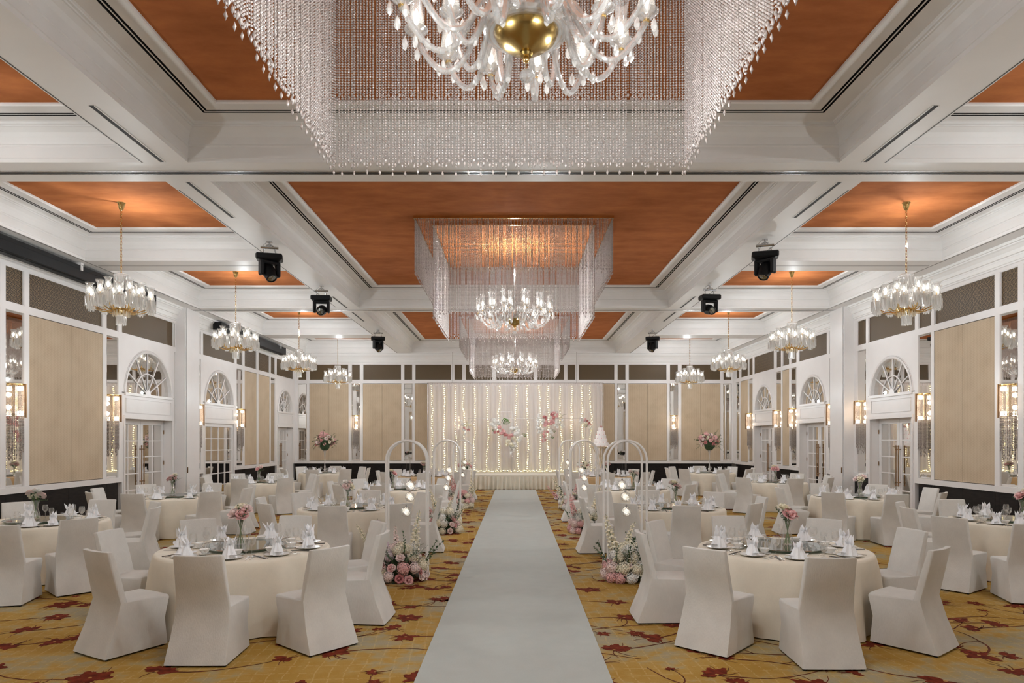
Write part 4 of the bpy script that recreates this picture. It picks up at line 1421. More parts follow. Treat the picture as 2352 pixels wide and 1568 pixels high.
# ------------------------------------------------------------------ stage, curtain, fairy lights
SX0, SX1, SY0, SY1, SZ = -3.75, 4.1, 26.75, 29.8, .57
t = thing('stage', 'low stage platform with pleated ivory skirt before the back wall', 'stage', ((SX0 + SX1) / 2, (SY0 + SY1) / 2, 0))
hx, hy = (SX1 - SX0) / 2, (SY1 - SY0) / 2
m = MB(); m.bbox(-hx, hx, -hy, hy, SZ - .07, SZ, .008); ob('deck', m.mesh('deck', 'deck', False), t)
m = MB(); m.box(-hx + .1, hx - .1, -hy + .1, hy - .1, 0, SZ - .07); ob('platform_frame', m.mesh('platform_frame', 'dark', False), t)
m = MB(); m.box(-hx - .004, hx + .004, -hy - .012, -hy, SZ - .09, SZ - .005); ob('skirt_band', m.mesh('skirt_band', 'skirt', False), t)
def pleats(name, mat, x0, x1, y, z0, z1, per, amp, parent, rows=4, fl=.3, seed=0, M=None):
    r = random.Random(seed)
    n = int((x1 - x0) / per) * 6
    ph = [r.uniform(-.6, .6) for _ in range(n // 6 + 3)]
    am = [r.uniform(.6, 1.2) for _ in range(n // 6 + 3)]
    vs, fs = [], []
    for j in range(rows + 1):
        tz = j / rows
        z = z1 + (z0 - z1) * tz
        for i in range(n + 1):
            x = x0 + (x1 - x0) * i / n
            k = i / 6
            a = am[int(k)] * (1 - (k % 1)) + am[int(k) + 1] * (k % 1)
            p_ = ph[int(k)] * (1 - (k % 1)) + ph[int(k) + 1] * (k % 1)
            vs.append((x + fl * .02 * sin(3 * k) * tz, y - amp * a * (.7 + fl * tz) * sin(2 * pi * k + p_ * (.4 + tz)), z))
    for j in range(rows):
        for i in range(n):
            fs.append((j * (n + 1) + i, j * (n + 1) + i + 1, (j + 1) * (n + 1) + i + 1, (j + 1) * (n + 1) + i))
    m = MB(); m.add(vs, fs)
    return ob(name, m.mesh(name, mat, True, 80), parent)
pleats('stage_skirt', 'skirt', -hx, hx, -hy - .06, .012, SZ - .06, .17, .06, t, 3, .6, 3)
for s in (-1, 1):
    o = pleats('stage_skirt', 'skirt', -hy, hy, -.03, .012, SZ - .04, .135, .03, t, 3, .5, 4)
    o.rotation_euler = (0, 0, s * pi / 2); o.location = (s * hx, 0, 0)

CY = 29.25
t = thing('backdrop_curtain', 'tall sheer white pleated curtain behind the stage', 'curtain', (.07, CY, SZ))
pleats('sheer_panel', 'sheer', -3.72, 3.72, 0, .01, 3.76, .19, .045, t, 8, .5, 12)
m = MB(); m.tube([(-3.78, 0, 3.80), (3.78, 0, 3.80)], .022, 8); ob('rail', m.mesh('rail', 'paleframe'), t)
for s in (-1, 1):
    m = MB(); m.tube([(s * 3.76, .02, 0), (s * 3.76, .02, 3.80)], .02, 8); m.bbox(s * 3.76 - .2, s * 3.76 + .2, -.2, .2, 0, .015, .004); ob('upright', m.mesh('upright', 'paleframe'), t)
pleats('valance', 'sheer', -3.72, 3.72, -.03, 3.68, 3.80, .10, .02, t, 1, .2, 13)
for s, nm in ((-1.0, 'left'), (1.0, 'right')):
    m = MB(); m.tube([(0, 0, 0), (0, 0, ZS - 4.38)], .007, 6); tag(ob('hanging_wire', m.mesh('hanging_wire', 'steel'), None, (s * 2.66 + .03, CY + .02, 4.38)), 'thin steel wire holding the curtain rail, %s one' % nm, 'wire')

fm = MB(); fm.sphere((0, 0, 0), .0125, 5, 4); fv, ff = fm.v, fm.f
def fairy(pts, label, name='fairy_light_string'):
    t = thing(name, label, 'string light', pts[0], 0, 'fairy light strings on the curtain')
    o = Vector(pts[0])
    m = MB(); m.tube([tuple(Vector(p) - o) for p in pts], .0022, 3); ob('wire', m.mesh('wire', 'paleframe'), t)
    m = MB()
    for p in pts[1::1]:
        q = Vector(p) - o
        m.add([(a + q.x + rnd.uniform(-.02, .02), b + q.y - .02, c + q.z) for a, b, c in fv], ff)
    stuff(ob('bulbs', m.mesh('bulbs', 'fairy'), t))
fx = [-3.52, -2.98, -2.52, -2.13, -1.68, -1.16, -.63, .10, .56, 1.08, 1.48, 2.00, 2.46, 2.90, 3.28]
nth = ['first', 'second', 'third', 'fourth', 'fifth', 'sixth', 'seventh', 'eighth', 'ninth', 'tenth', 'eleventh', 'twelfth', 'thirteenth', 'fourteenth', 'last']
for i, x in enumerate(fx):
    r = random.Random(100 + i); pts = []; cx = x; z_ = 4.33
    while z_ > SZ + .05:
        pts.append((cx, CY - .085, z_)); z_ -= r.uniform(.075, .105); cx += r.uniform(-.028, .028) + (x - cx) * .12 + .002
    fairy(pts, '%s fairy light string from the left, hanging down the sheer curtain' % nth[i])
pts = [(-3.5 + i * .062 + rnd.uniform(-.02, .02), CY - .12 + rnd.uniform(-.03, .03), SZ + .03 + rnd.uniform(0, .05)) for i in range(112)]
fairy(pts, 'fairy light string lying along the foot of the curtain')

# flower frames on the stage
FY = 28.35
def frame(name, xs_, ztop, label, y=FY):
    t = thing(name, label, 'flower frame', (sum(xs_) / 2, y, SZ))
    w = (xs_[1] - xs_[0]) / 2; h = ztop - SZ
    for s in (-1, 1):
        m = MB(); m.box(s * w - .008, s * w + .008, -.008, .008, 0, h); ob('upright', m.mesh('upright', 'paleframe', False), t)
    m = MB(); m.box(-w + .008, w - .008, -.008, .008, h - .016, h); ob('top_bar', m.mesh('top_bar', 'paleframe', False), t)
    m = MB(); m.box(-w + .012, w - .012, -.012, .012, 0, .02); ob('bottom_bar', m.mesh('bottom_bar', 'paleframe', False), t)
    return t
K = FY / 1568
def pxx(x): return (x - 1180) * K
def pxz(y): return HC - (y - 1010) * K
frame('wide_flower_frame', (pxx(1075), pxx(1345)), pxz(960), 'wide thin metal frame spanning the stage', FY + .1)
frame('narrow_flower_frame', (pxx(1144), pxx(1176)), pxz(945), 'left tall narrow metal frame on the stage')
frame('narrow_flower_frame', (pxx(1249), pxx(1281)), pxz(944), 'right tall narrow metal frame on the stage')
def stage_flowers(label, blobs, loc, extra=()):
    t = thing('hanging_flowers', label, 'flowers', loc, 0, 'flowers hung on the stage frames')
    r = random.Random(len(label))
    for (px, py, key, s_) in blobs:
        for q in range(3):
            fput(t, key if q else key.replace('hyd', 'rose').replace('lilac', 'palepink'), (pxx(px + r.uniform(-4, 4)) - loc[0], r.uniform(-.16, -.03), pxz(py + r.uniform(-4, 4)) - loc[2]), (r.uniform(-.5, .5), -1, r.uniform(-.3, .6)), s_ * r.uniform(.62, .85) * (1 if q else 1.5))
        if r.random() < .4:
            fput(t, 'sage' if r.random() < .6 else 'spray', (pxx(px) - loc[0], -.04, pxz(py) - loc[2]), (r.uniform(-1, 1), -.7, r.uniform(-.8, .8)), .5)
    for (px, py, key, d, s_) in extra:
        fput(t, key, (pxx(px) - loc[0], -.05, pxz(py) - loc[2]), d, s_, 0)
    return t
b1 = [(1136, 966, 'hyd_whitef', 1.3), (1144, 972, 'hyd_whitef', 1.2), (1138, 980, 'hyd_whitef', 1.3), (1132, 975, 'hyd_whitef', 1.1), (1147, 984, 'hyd_pink', 1.2), (1140, 991, 'hyd_dustyrose', 1.0), (1150, 996, 'hyd_pink', 1.2), (1157, 990, 'hyd_pink', 1.2), (1161, 999, 'hyd_dustyrose', 1.0), (1170, 1002, 'hyd_pink', 1.2), (1176, 1000, 'hyd_pink', 1.1),
      (1178, 988, 'hyd_whitef', 1.4), (1186, 984, 'hyd_whitef', 1.4), (1192, 992, 'hyd_whitef', 1.3), (1186, 998, 'hyd_whitef', 1.4), (1196, 1002, 'hyd_whitef', 1.1), (1183, 1008, 'hyd_cream', 1.3), (1190, 1012, 'hyd_whitef', 1.2), (1168, 1013, 'hyd_cream', 1.2), (1164, 1019, 'hyd_cream', 1.1), (1176, 1019, 'hyd_cream', 1.1), (1184, 1022, 'hyd_whitef', 1.0), (1172, 1026, 'hyd_whitef', .9), (1178, 1032, 'hyd_whitef', .7), (1176, 1039, 'rose_whitef', .9), (1174, 1046, 'rose_whitef', .6)]
stage_flowers('white and rose flower cascade with ferns on the left stage frame', b1, (pxx(1160), FY - .05, pxz(1000)),
              [(1155, 975, 'fern', (.2, -.4, 1), 1.1), (1152, 972, 'fern', (-.1, -.4, 1), 1.0), (1158, 976, 'fern', (.7, -.4, .8), 1.0), (1198, 995, 'fern', (.5, -.3, -.4), .8), (1135, 985, 'fern', (-.6, -.3, -.6), .6), (1170, 1020, 'spray', (.1, -.4, -1), .7), (1180, 1026, 'spray', (.6, -.3, -.6), .5)])
b2 = [(1236, 962, 'hyd_whitef', 1.2), (1234, 972, 'hyd_whitef', 1.2), (1240, 956, 'hyd_whitef', 1.1), (1244, 968, 'hyd_whitef', 1.1), (1235, 982, 'hyd_whitef', 1.1), (1238, 992, 'hyd_whitef', .9), (1250, 961, 'hyd_dustyrose', 1.0), (1253, 970, 'hyd_pink', 1.2), (1250, 980, 'hyd_pink', 1.0), (1262, 976, 'hyd_pink', 1.1), (1268, 966, 'hyd_pink', 1.2), (1270, 955, 'hyd_dustyrose', 1.2), (1274, 950, 'hyd_pink', 1.1), (1279, 955, 'hyd_pink', .9), (1287, 958, 'hyd_cream', 1.0), (1292, 964, 'hyd_whitef', 1.0), (1280, 968, 'hyd_whitef', 1.2), (1288, 974, 'hyd_whitef', 1.2), (1278, 978, 'hyd_whitef', 1.2), (1292, 982, 'hyd_whitef', .8),
      (1245, 988, 'hyd_whitef', 1.1), (1253, 990, 'hyd_pink', 1.0), (1250, 998, 'hyd_pink', .9), (1262, 990, 'hyd_whitef', 1.1), (1266, 998, 'hyd_whitef', 1.0), (1258, 1004, 'hyd_whitef', .9), (1246, 1006, 'hyd_pink', .8), (1250, 1012, 'rose_pink', .9)]
stage_flowers('white and rose flower garland with ferns on the right stage frame', b2, (pxx(1265), FY - .05, pxz(978)),
              [(1268, 985, 'fern', (.5, -.3, -.8), .7), (1264, 998, 'fern', (.3, -.4, -1), .7), (1288, 955, 'spray', (.5, -.3, .2), .6), (1248, 962, 'spray', (-.1, -.4, .7), .5)])
stage_flowers('small white and pink posy at the left corner of the stage frame', [(1063, 970, 'hyd_whitef', .9), (1061, 978, 'hyd_whitef', .8), (1067, 976, 'hyd_cream', .9), (1074, 972, 'hyd_cream', 1.0), (1078, 979, 'hyd_cream', .9), (1070, 984, 'hyd_pink', .9), (1077, 986, 'hyd_dustyrose', .7), (1065, 990, 'hyd_whitef', .7), (1064, 998, 'rose_whitef', .8)], (pxx(1070), FY + .19, pxz(980)), [(1080, 970, 'spray', (.4, -.3, .8), .4)])
stage_flowers('small white and pink posy at the right corner of the stage frame', [(1338, 964, 'hyd_whitef', .8), (1345, 966, 'hyd_pink', .9), (1352, 968, 'hyd_dustyrose', .8), (1348, 975, 'hyd_cream', 1.0), (1344, 981, 'hyd_cream', .8), (1355, 973, 'hyd_pink', .7), (1356, 983, 'hyd_whitef', .7), (1336, 969, 'rose_whitef', .8)], (pxx(1347), FY + .19, pxz(973)), [(1354, 965, 'spray', (.4, -.3, .8), .4)])

# cake on its curved-leg table
CX = (1380 - 1180) * 28.2 / 1568
t = thing('cake_table', 'pale gold cake table with curved crossing legs on the stage', 'table', (CX, 28.2, SZ))
m = MB(); m.lathe([(.001, 1.07), (.40, 1.07), (.41, 1.085), (.40, 1.10), (.001, 1.10)], 24); ob('tabletop', m.mesh('tabletop', 'palegold'), t)
for k in range(8):
    a = 2 * pi * k / 8; sg = 1 if k % 2 else -1
    m = MB(); m.tube([(.34 * (1 - .55 * sin(pi * i / 10)) * cos(a + sg * .8 * (i / 10)), .34 * (1 - .55 * sin(pi * i / 10)) * sin(a + sg * .8 * (i / 10)), .03 + 1.05 * i / 10) for i in range(11)], .017, 6); ob('leg', m.mesh('leg', 'palegold'), t)
m = MB(); m.tube([(.34 * cos(2 * pi * i / 20), .34 * sin(2 * pi * i / 20), .015) for i in range(20)], .014, 6, True); ob('base_ring', m.mesh('base_ring', 'palegold'), t)
t = thing('wedding_cake', 'tall tiered white wedding cake with pink blossoms at the right of the stage', 'cake', (CX, 28.2, SZ + 1.10))
z_ = 0
for i, (r_, h_) in enumerate(((.34, .15), (.27, .16), (.22, .17), (.165, .16), (.11, .14))):
    m = MB(); m.lathe([(.001, 0), (r_, 0), (r_, h_ - .015), (r_ - .015, h_), (.001, h_)], 24); T = ob('cake_tier', m.mesh('cake_tier', 'icing'), t, (0, 0, z_))
    m = MB()
    n = int(r_ * 75)
    for k in range(n):
        a = 2 * pi * k / n; m.sphere(((r_ + .004) * cos(a), (r_ + .004) * sin(a), .022), .021, 5, 4, k % 2)
    ob('icing_border', m.mesh('icing_border', ['icingpink', 'icing']), T)
    z_ += h_
for k in range(5):
    fput(t, ('rose_palepink', 'rose_pink', 'rose_whitef')[k % 3], (.045 * cos(k * 1.26), .045 * sin(k * 1.26), z_ + .03), (cos(k * 1.26), sin(k * 1.26), 1.2), .9)
fput(t, 'rose_palepink', (0, 0, z_ + .07), (0, -.2, 1), 1)

# plinths with flowers in front of the stage
for (x, y, lab, lab2) in ((-1.80, 25.4, 'white plinth standing left of the aisle before the stage', 'cream and coral posy on the left plinth'), (2.62, 25.6, 'white plinth standing right of the aisle before the stage', 'cream and pink posy on the right plinth')):
    t = thing('plinth', lab, 'plinth', (x, y, 0), 0, 'white plinths before the stage')
    m = MB(); m.bbox(-.19, .19, -.19, .19, .03, .80, .006); ob('column', m.mesh('column', 'arch', False), t)
    m = MB(); m.bbox(-.22, .22, -.22, .22, .80, .84, .006); ob('top_slab', m.mesh('top_slab', 'arch', False), t)
    m = MB(); m.bbox(-.21, .21, -.21, .21, 0, .03, .006); ob('foot_slab', m.mesh('foot_slab', 'arch', False), t)
    f = thing('flower_posy', lab2, 'flowers', (x, y, .84), 0, 'posies on the plinths')
    ob('foliage_core', FL['core'], f, (0, 0, 0), (0, 0, 1), (.17, .15, .17))
    r = random.Random(int(y * 10))
    for k in range(15):
        a = k * 2.4; e = .1 + 1.2 * (k / 15)
        d = Vector((cos(a) * cos(e), sin(a) * cos(e), sin(e)))
        fput(f, r.choice(('hyd_cream', 'rose_cream', 'hyd_pink', 'rose_dustyrose', 'hyd_whitef', 'rose_pink')), (d.x * .24, d.y * .17, .09 + d.z * .17), d, r.uniform(.7, 1))
    for k in range(7):
        a = k * .9; fput(f, r.choice(('spray', 'sage', 'spk_cream')), (0, 0, .12), (cos(a), sin(a) * .5, r.uniform(.5, 1.4)), .8)

# ------------------------------------------------------------------ chairs
def chair_mesh(variant=0):
    bm = bmesh.new()
    N = 6
    def row(hx, y, z, bow=0.0):
        return [bm.verts.new((-hx + 2 * hx * i / N, y - bow * (1 - (2 * i / N - 1) ** 2), z)) for i in range(N + 1)]
    Af = row(.245, .225, .018, -.012)
    Am = row(.232, .205, .26, -.006)
    Sf = row(.238, .245, .45, -.015)
    Sf2 = row(.232, .235, .478, -.012)
    Sb = row(.228, -.150, .470)
    Ii = row(.220, -.195, .68, .018)
    Ti = row(.215, -.268, .945, .03)
    To = row(.213, -.318, .945, .03)
    Oi = row(.222, -.262, .68, .022)
    Wb = row(.236, -.215, .475, .006)
    Lb = row(.252, -.275, .26, .004)
    Ab = row(.268, -.372, .018, .004)
    rows = [Af, Am, Sf, Sf2, Sb, Ii, Ti, To, Oi, Wb, Lb, Ab]
    for a, b in zip(rows[:-1], rows[1:]):
        for i in range(N):
            bm.faces.new((a[i], a[i + 1], b[i + 1], b[i]))
    for e, rev in ((0, False), (N, True)):
        g = lambda r_: r_[e]
        polys = [(Af, Am, Lb, Ab), (Am, Sf, Wb, Lb), (Sf, Sf2, Sb, Wb), (Sb, Ii, Oi, Wb), (Ii, Ti, To, Oi)]
        for p in polys:
            vv = [g(x) for x in p]
            bm.faces.new(list(reversed(vv)) if not rev else vv)
    bmesh.ops.recalc_face_normals(bm, faces=bm.faces)
    sharp = [e for e in bm.edges if len(e.link_faces) == 2 and e.calc_face_angle() > R(33)]
    bmesh.ops.bevel(bm, geom=sharp, offset=.014, segments=2, affect='EDGES', profile=.6)
    me = bpy.data.meshes.new('slipcover')
    bm.to_mesh(me); bm.free()
    me.materials.append(MT['cover'])
    me.shade_smooth(); me.set_sharp_from_angle(angle=R(50))
    return me
def make_chair():
    t = thing('banquet_chair', '', 'chair')
    ob('slipcover', chair_mesh(), t)
    fmh = MB(); fmh.lathe([(.014, .0), (.016, .03)], 8, cap0=True); fme = fmh.mesh('chair_foot', 'foot')
    for (x, y) in ((-.215, .19), (.215, .19), (-.245, -.345), (.245, -.345)):
        ob('chair_foot', fme, t, (x, y, 0))
    return t
chair0 = make_chair(); chair_used = []

# ------------------------------------------------------------------ tables and their settings
def cloth_mesh(name, mat, seed):
    r = random.Random(seed)
    n = 120
    comps = [(r.randint(9, 13), r.random() * 6.28, 1.0), (r.randint(16, 21), r.random() * 6.28, .6), (r.randint(5, 7), r.random() * 6.28, .5)]
    def fold(a):
        return sum(w * sin(k * a + p) for k, p, w in comps) / 2.1
    Rt, Ht = .885, .762
    prof = [(.0, Ht, 0), (.45, Ht, 0), (.80, Ht, 0), (Rt - .02, Ht, 0), (Rt, Ht - .006, 0), (Rt + .012, Ht - .03, .04), (Rt + .016, Ht - .10, .28), (Rt + .022, .55, .6), (Rt + .032, .40, .78), (Rt + .045, .22, .85), (Rt + .055, .08, 1), (Rt + .06, .012, 1.08)]
    vs, fs = [(0, 0, Ht)], []
    for (rad, z, f) in prof[1:]:
        for i in range(n):
            a = 2 * pi * i / n
            q = rad + .062 * f * fold(a)
            vs.append((q * cos(a), q * sin(a), z))
    for i in range(n):
        fs.append((0, 1 + i, 1 + (i + 1) % n))
    for j in range(len(prof) - 2):
        for i in range(n):
            k = (i + 1) % n
            fs.append((1 + j * n + i, 1 + (j + 1) * n + i, 1 + (j + 1) * n + k, 1 + j * n + k))
    m = MB(); m.add(vs, fs)
    return m.mesh(name, mat, True, 60)
CL = [cloth_mesh('tablecloth', 'cloth', s) for s in (1, 2, 3)] + [cloth_mesh('tablecloth', 'goldcloth', 4)]
m = MB(); m.lathe([(.001, .70), (.87, .70), (.87, .745), (.001, .745)], 32); top_me = m.mesh('tabletop', 'deck')
m = MB(); m.lathe([(.25, 0), (.25, .03), (.06, .06), (.06, .70)], 16, cap0=True); ped_me = m.mesh('pedestal', 'dark')
m = MB(); m.lathe([(.001, 0), (.43, 0), (.435, .005), (.43, .010), (.001, .010)], 48); sus_me = m.mesh('glass_disc', 'susan')
m = MB(); m.lathe([(.12, -.028), (.12, 0)], 20, cap0=True, cap1=True); susb_me = m.mesh('bearing', 'steel')
m = MB(); m.lathe([(.001, .004), (.06, .003), (.085, .006), (.128, .016), (.130, .019), (.126, .019), (.085, .010), (.001, .008)], 28); plate_me = m.mesh('dinner_plate', 'china')
m = MB(); m.lathe([(.122, .0192), (.130, .0198)], 28); rim_me = m.mesh('gold_rim', 'rim')
m = MB(); m.lathe([(.001, .0), (.022, .0), (.024, .006), (.042, .022), (.053, .048), (.050, .048), (.039, .024), (.001, .010)], 20); bowl_me = m.mesh('soup_bowl', 'china')
m = MB(); m.lathe([(.001, 0), (.05, .002), (.066, .012), (.062, .012), (.001, .006)], 20); sauc_me = m.mesh('saucer', 'china')
m = MB(); m.lathe([(.034, 0), (.033, .003), (.006, .008), (.0035, .02), (.0035, .085), (.012, .095), (.034, .115), (.041, .14), (.038, .17), (.031, .20)], 16); wine_me = m.mesh('wine_glass', 'glass')
m = MB(); m.lathe([(.030, 0), (.029, .003), (.006, .008), (.0045, .02), (.0045, .05), (.02, .06), (.034, .08), (.036, .11), (.030, .14)], 16); gob_me = m.mesh('water_goblet', 'glass')
def napkin_mesh(kind):
    r = random.Random(50 + kind)
    m = MB()
    # pleated body
    n = 16
    vs = []
    for j, (rad, z) in enumerate(((.062, .0), (.055, .03), (.036, .075), (.030, .095))):
        for i in range(n):
            a = 2 * pi * i / n; q = rad * (1 + (.14 if i % 2 else -.14))
            vs.append((q * cos(a) * 1.1, q * sin(a) * .8, z))
    m.add(vs, [(j * n + i, j * n + (i + 1) % n, (j + 1) * n + (i + 1) % n, (j + 1) * n + i) for j in range(3) for i in range(n)])
    k = (6, 7, 5)[kind]
    def blade(c, d, L, W, curl, roll=0):
        d = Vector(d).normalized(); sd = d.cross(Vector((0, 0, 1))).normalized(); nr = sd.cross(d)
        q = Matrix.Rotation(roll, 3, d); sd = q @ sd; nr = q @ nr; c = Vector(c)
        vs = []
        for t, w in ((0, .55), (.35, 1), (.7, .62), (1, .04)):
            for e in (-1, 0, 1):
                vs.append(tuple(c + d * (L * t) + sd * (e * W / 2 * w) + nr * (curl * t * t + (.010 if e == 0 else 0) * w)))
        m.add(vs, [(3 * a + b, 3 * a + b + 1, 3 * a + b + 4, 3 * a + b + 3) for a in range(3) for b in range(2)])
    for i in range(k):
        a = 2 * pi * i / k + r.uniform(-.3, .3)
        lean = r.uniform(.12, .55)
        blade((cos(a) * .016, sin(a) * .013, .055), (cos(a) * lean, sin(a) * lean * .8, 1), r.uniform(.075, .12), .058, .016 * r.uniform(-.5, 1), r.uniform(-.6, .6))
    for s in (-1, 1):
        blade((s * .03, .01 * s, .012), (s, r.uniform(-.4, .4), .55), .085, .06, -.02, r.uniform(-.3, .3))
    return m.mesh('napkin', 'napkin', False)
nap_me = [napkin_mesh(k) for k in range(3)]
def cut(name):
    m = MB()
    if name == 'fork':
        m.box(-.004, .004, -.10, .03, 0, .003); m.box(-.011, .011, .03, .055, .001, .004)
        for q in (-.0095, -.0035, .0025, .0085): m.box(q, q + .0025, .055, .095, .001, .004)
    elif name == 'knife':
        m.box(-.006, .006, -.11, 0, 0, .006); m.box(-.007, .006, 0, .11, .001, .003)
    elif name == 'spoon':
        m.box(-.004, .004, -.09, .05, 0, .003); m.sphere((0, .07, .004), .02, 10, 5, sc=(.8, 1.3, .18))
    return m.mesh(name, 'cutlery', False)
CUT = {k: cut(k) for k in ('fork', 'knife', 'spoon')}
m = MB()
for q in (-.006, .006): m.tube([(q, -.12, .006), (q * .7, .12, .009)], .0034, 5)
chop_me = m.mesh('chopsticks', 'chop')
m = MB(); m.bbox(-.035, .035, .05, .075, 0, .006, .002); rest_me = m.mesh('chopstick_rest', 'china', False)

def vase_flowers(loc, rz, label, kind, small):
    t = thing('flower_vase', label, 'vase', loc, rz, 'glass flower vases on the turntables')
    m = MB(); m.lathe([(.001, .002), (.052, .002), (.056, .02), (.05, .06), (.030, .13), (.028, .155), (.042, .215), (.045, .235)], 18); ob('glass_vase', m.mesh('glass_vase', 'glass'), t)
    r = random.Random(int(loc[0] * 13 + loc[1] * 7))
    m = MB()
    for k in range(6):
        a = k * 1.05; m.tube([(.03 * cos(a + 2), .03 * sin(a + 2), .01), (0, 0, .13), (.035 * cos(a), .035 * sin(a), .27)], .003, 4)
    ob('stems', m.mesh('stems', 'stem'), t)
    cols = (('rose_palepink', 'rose_pink', 'rose_palepink', 'rose_cream'), ('rose_palepink', 'rose_cream', 'rose_palepink', 'rose_whitef'), ('rose_pink', 'rose_pink', 'rose_palepink', 'rose_cream'))[kind % 3]
    P = ((-.055, -.03, .30), (.03, -.045, .295), (.045, .02, .34), (-.01, .03, .355))
    for c_, p in zip(cols, P):
        fput(t, c_, (p[0], p[1], p[2]), (p[0] * 6, p[1] * 6 - .5, .9), 1.25)
    for k in range(6):
        a = r.random() * 6.28; fput(t, r.choice(('spray', 'sage', 'spray')), (0, 0, .19), (cos(a) * .8, sin(a) * .8, r.uniform(.7, 1.3)), r.uniform(.34, .5))
    t.scale = (1.15,) * 3
    return t
def tall_piece(loc, label):
    t = thing('tall_centrepiece', label, 'centrepiece', loc, 0, 'tall floral centrepieces at the back tables')
    m = MB(); m.lathe([(.001, 0), (.10, .002), (.10, .012), (.025, .03), (.045, .07), (.045, .10), (.02, .13), (.035, .17), (.02, .22), (.012, .30), (.014, .5), (.03, .68), (.09, .88), (.11, .92)], 18); ob('trumpet_vase', m.mesh('trumpet_vase', 'crystal'), t)
    ob('foliage_core', FL['core'], t, (0, 0, .82), (0, 0, 1), (.29, .29, .36))
    r = random.Random(int(loc[0] * 10))
    n = 26
    for k in range(n):
        zz = 1 - 1.35 * (k + .5) / n; a = k * 2.4; q = sqrt(1 - zz * zz)
        d = Vector((q * cos(a), q * sin(a), zz))
        fput(t, r.choice(('rose_pink', 'rose_palepink', 'rose_palepink', 'hyd_pink', 'rose_dustyrose', 'rose_cream')), (d.x * .33, d.y * .33, 1.06 + d.z * .30), d, r.uniform(1.0, 1.5))
    for k in range(30):
        zz = r.uniform(-.45, 1); a = r.random() * 6.28; q = sqrt(1 - zz * zz)
        fput(t, r.choice(('spray', 'sage', 'spray')), (q * cos(a) * .18, q * sin(a) * .18, 1.04 + zz * .15), (q * cos(a), q * sin(a), zz * .8 - .05), r.uniform(.7, 1.05))

EV = [-88, -45, 2, 44, 90, 135, 179, -134]
EVR = [-92, -135, 178, 136, 90, 45, 1, -46]
TB = [  # x, y, description, cloth, chair angles, detail level, chair radius
    (-2.93, 7.45, 'nearest table left of the aisle', 0, [(-123, 1.24), (-80.6, 1.28, 0), (-43, 1.37), (-3, 1.23), (34, 1.25), (88, 1.24), (133, 1.24), (178, 1.24)], 3),
    (-2.84, 11.9, 'second table left of the aisle', 1, EV, 2),
    (-2.85, 16.4, 'third table left of the aisle', 2, EV, 1),
    (-2.88, 22.3, 'gold-clothed table left of the aisle', 3, EV, 1),
    (-6.85, 9.85, 'nearest table by the left wall', 2, [(-64, 1.78, 12, 'front'), (-42, 1.53, None, 'front right'), (8, 1.28, None, 'right'), (44, 1.26, None, 'back right'), (90, 1.26, None, 'back'), (135, 1.26, None, 'back left')], 2),
    (-7.05, 14.2, 'second table by the left wall', 0, EV, 1),
    (-7.06, 19.05, 'third table by the left wall', 1, EV, 1),
    (-6.78, 24.5, 'left table with the tall centrepiece', 2, EV, 0),
    (2.93, 7.43, 'nearest table right of the aisle', 1, [(-136, 1.36), (-100, 1.36, 0), (-48.5, 1.22), (6, 1.23), (50, 1.24), (95, 1.24), (141, 1.24), (180, 1.26)], 3),
    (2.77, 11.9, 'second table right of the aisle', 2, EVR, 2),
    (2.83, 16.4, 'third table right of the aisle', 0, EVR, 1),
    (3.0, 22.3, 'gold-clothed table right of the aisle', 3, EVR, 1),
    (7.33, 9.9, 'nearest table by the right wall', 0, [(-126, 1.9, -12, 'front'), (-148, 1.73, None, 'front left'), (174, 1.25, None, 'left'), (136, 1.26, None, 'back left'), (90, 1.26, None, 'back')], 2),
    (7.10, 14.1, 'second table by the right wall', 1, EVR, 1),
    (7.28, 19.15, 'third table by the right wall', 2, EVR, 1),
    (7.02, 24.5, 'right table with the tall centrepiece', 0, EVR, 0)]
SEATN = [(-90, 'front'), (-45, 'front right'), (0, 'right'), (45, 'back right'), (90, 'back'), (135, 'back left'), (180, 'left'), (-135, 'front left')]
rr = random.Random(77)
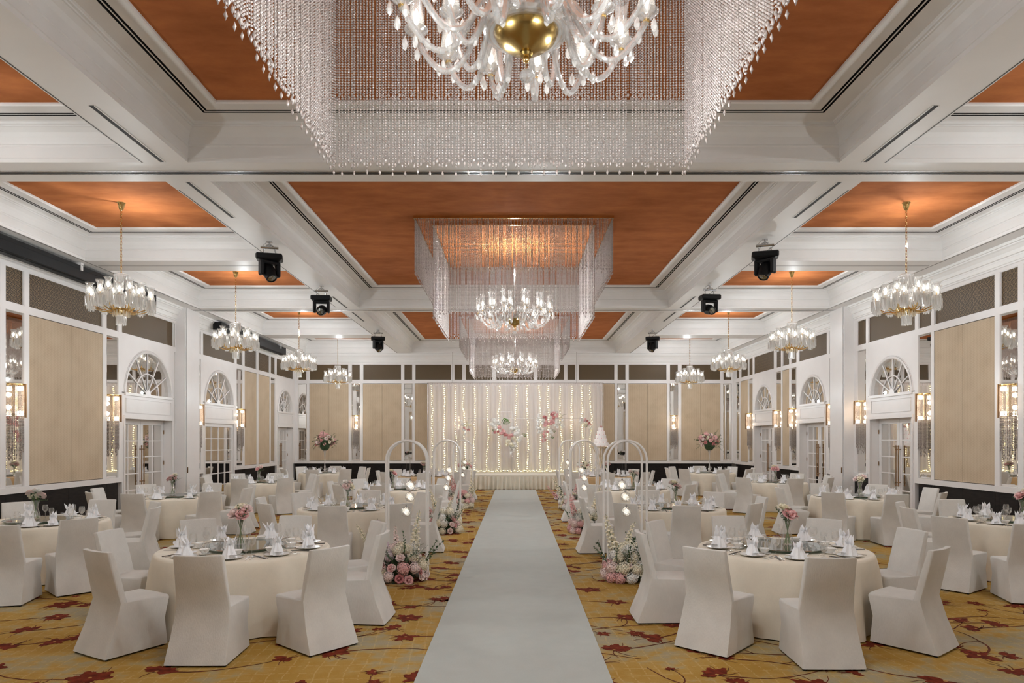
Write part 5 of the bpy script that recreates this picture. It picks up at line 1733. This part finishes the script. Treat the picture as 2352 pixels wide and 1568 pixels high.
for ti, (tx, ty, desc, cl, ang, lod) in enumerate(TB):
    t = thing('round_table', 'round banquet table under a floor-length cloth, ' + desc, 'table', (tx, ty, 0), ti * .8, 'round banquet tables')
    ob('tablecloth', CL[cl], t); ob('tabletop', top_me, t); ob('pedestal', ped_me, t)
    zt = .7625
    s = thing('lazy_susan', 'round glass turntable on the ' + desc, 'turntable', (tx, ty, zt + .028), 0, 'glass turntables')
    ob('glass_disc', sus_me, s); ob('bearing', susb_me, s)
    tall = lod == 0
    if tall: tall_piece((tx, ty, zt + .038), 'tall crystal vase of pink roses on the ' + desc.replace('with the tall centrepiece', 'against the back wall'))
    else: vase_flowers((tx - (.05 if tx < 0 else -.05), ty, zt + .038), ti * .9, 'glass vase of pink and cream roses on the ' + desc, ti, lod < 2)
    ang = [a if isinstance(a, tuple) else (a + rr.uniform(-4, 4), 1.255 + rr.uniform(-.02, .06)) for a in ang]
    names = {}
    yaw = {q[0]: q[2] for q in ang if len(q) > 2 and q[2] is not None}
    fixed = {q[0]: q[3] for q in ang if len(q) > 3}
    ang = [q[:2] for q in ang]
    for (a, rad) in ang:
        if a in fixed:
            names[a] = fixed[a]; continue
        best = min(SEATN, key=lambda q: abs((a - q[0] + 180) % 360 - 180) + (100 if q[1] in names.values() else 0))
        names[a] = best[1]
    for (a, rad) in ang:
        nm = names[a]; at = R(a); c_, s_ = cos(at), sin(at)
        rot = at + pi / 2                         # chair local +y looks at the table centre
        place(chair0, chair_used, (tx + rad * c_, ty + rad * s_, 0), R(yaw[a]) if a in yaw else rot + rr.uniform(-.06, .06), 'ivory covered chair at the %s seat of the %s' % (nm, desc), 'ivory covered banquet chairs')
        def at_(name, me, rad_, side, dz, lab, cat, grp, drot=0, sc_=1, kids=()):
            x = tx + rad_ * c_ - side * s_; y = ty + rad_ * s_ + side * c_
            if kids:
                o = thing(name, lab, cat, (x, y, zt + dz), rot + drot, grp)
                for (kn, km) in kids: ob(kn, km, o)
                return o
            return tag(ob(name, me, None, (x, y, zt + dz), (0, 0, rot + drot), sc_), lab, cat, grp)
        L = ', %s seat of the %s' % (nm, desc)
        at_('dinner_plate', None, .70, 0, 0, 'white dinner plate' + L, 'plate', 'dinner plates', 0, 1, (('plate', plate_me), ('gold_rim', rim_me)) if lod >= 2 else (('plate', plate_me),))
        at_('napkin', nap_me[rr.randrange(3)], .70, 0, .012, 'folded white napkin' + L, 'napkin', 'folded napkins', rr.uniform(-3, 3), 1.2 * rr.uniform(.92, 1.12))
        at_('wine_glass', wine_me, .50, -.17, 0, 'clear wine glass' + L, 'glass', 'wine glasses')
        if lod >= 1:
            at_('soup_bowl', bowl_me, .50, .03, .011 if lod == 3 else 0, 'small white bowl' + L, 'bowl', 'small white bowls')
            at_('chopsticks', chop_me, .70, -.19, 0, 'black chopsticks' + L, 'chopsticks', 'black chopsticks')
        if lod >= 2:
            at_('water_goblet', gob_me, .56, -.26, 0, 'low clear goblet' + L, 'glass', 'low goblets')
            at_('fork', CUT['fork'], .70, .17, 0, 'steel fork' + L, 'fork', 'steel forks')
            at_('knife', CUT['knife'], .70, -.155, 0, 'steel knife' + L, 'knife', 'steel knives')
        if lod == 3:
            at_('saucer', sauc_me, .50, .03, 0, 'white saucer' + L, 'saucer', 'white saucers')
            at_('spoon', CUT['spoon'], .70, .21, 0, 'steel spoon' + L, 'spoon', 'steel spoons')
            at_('chopstick_rest', rest_me, .665, -.185, -.0, 'white chopstick rest' + L, 'rest', 'chopstick rests') if False else None
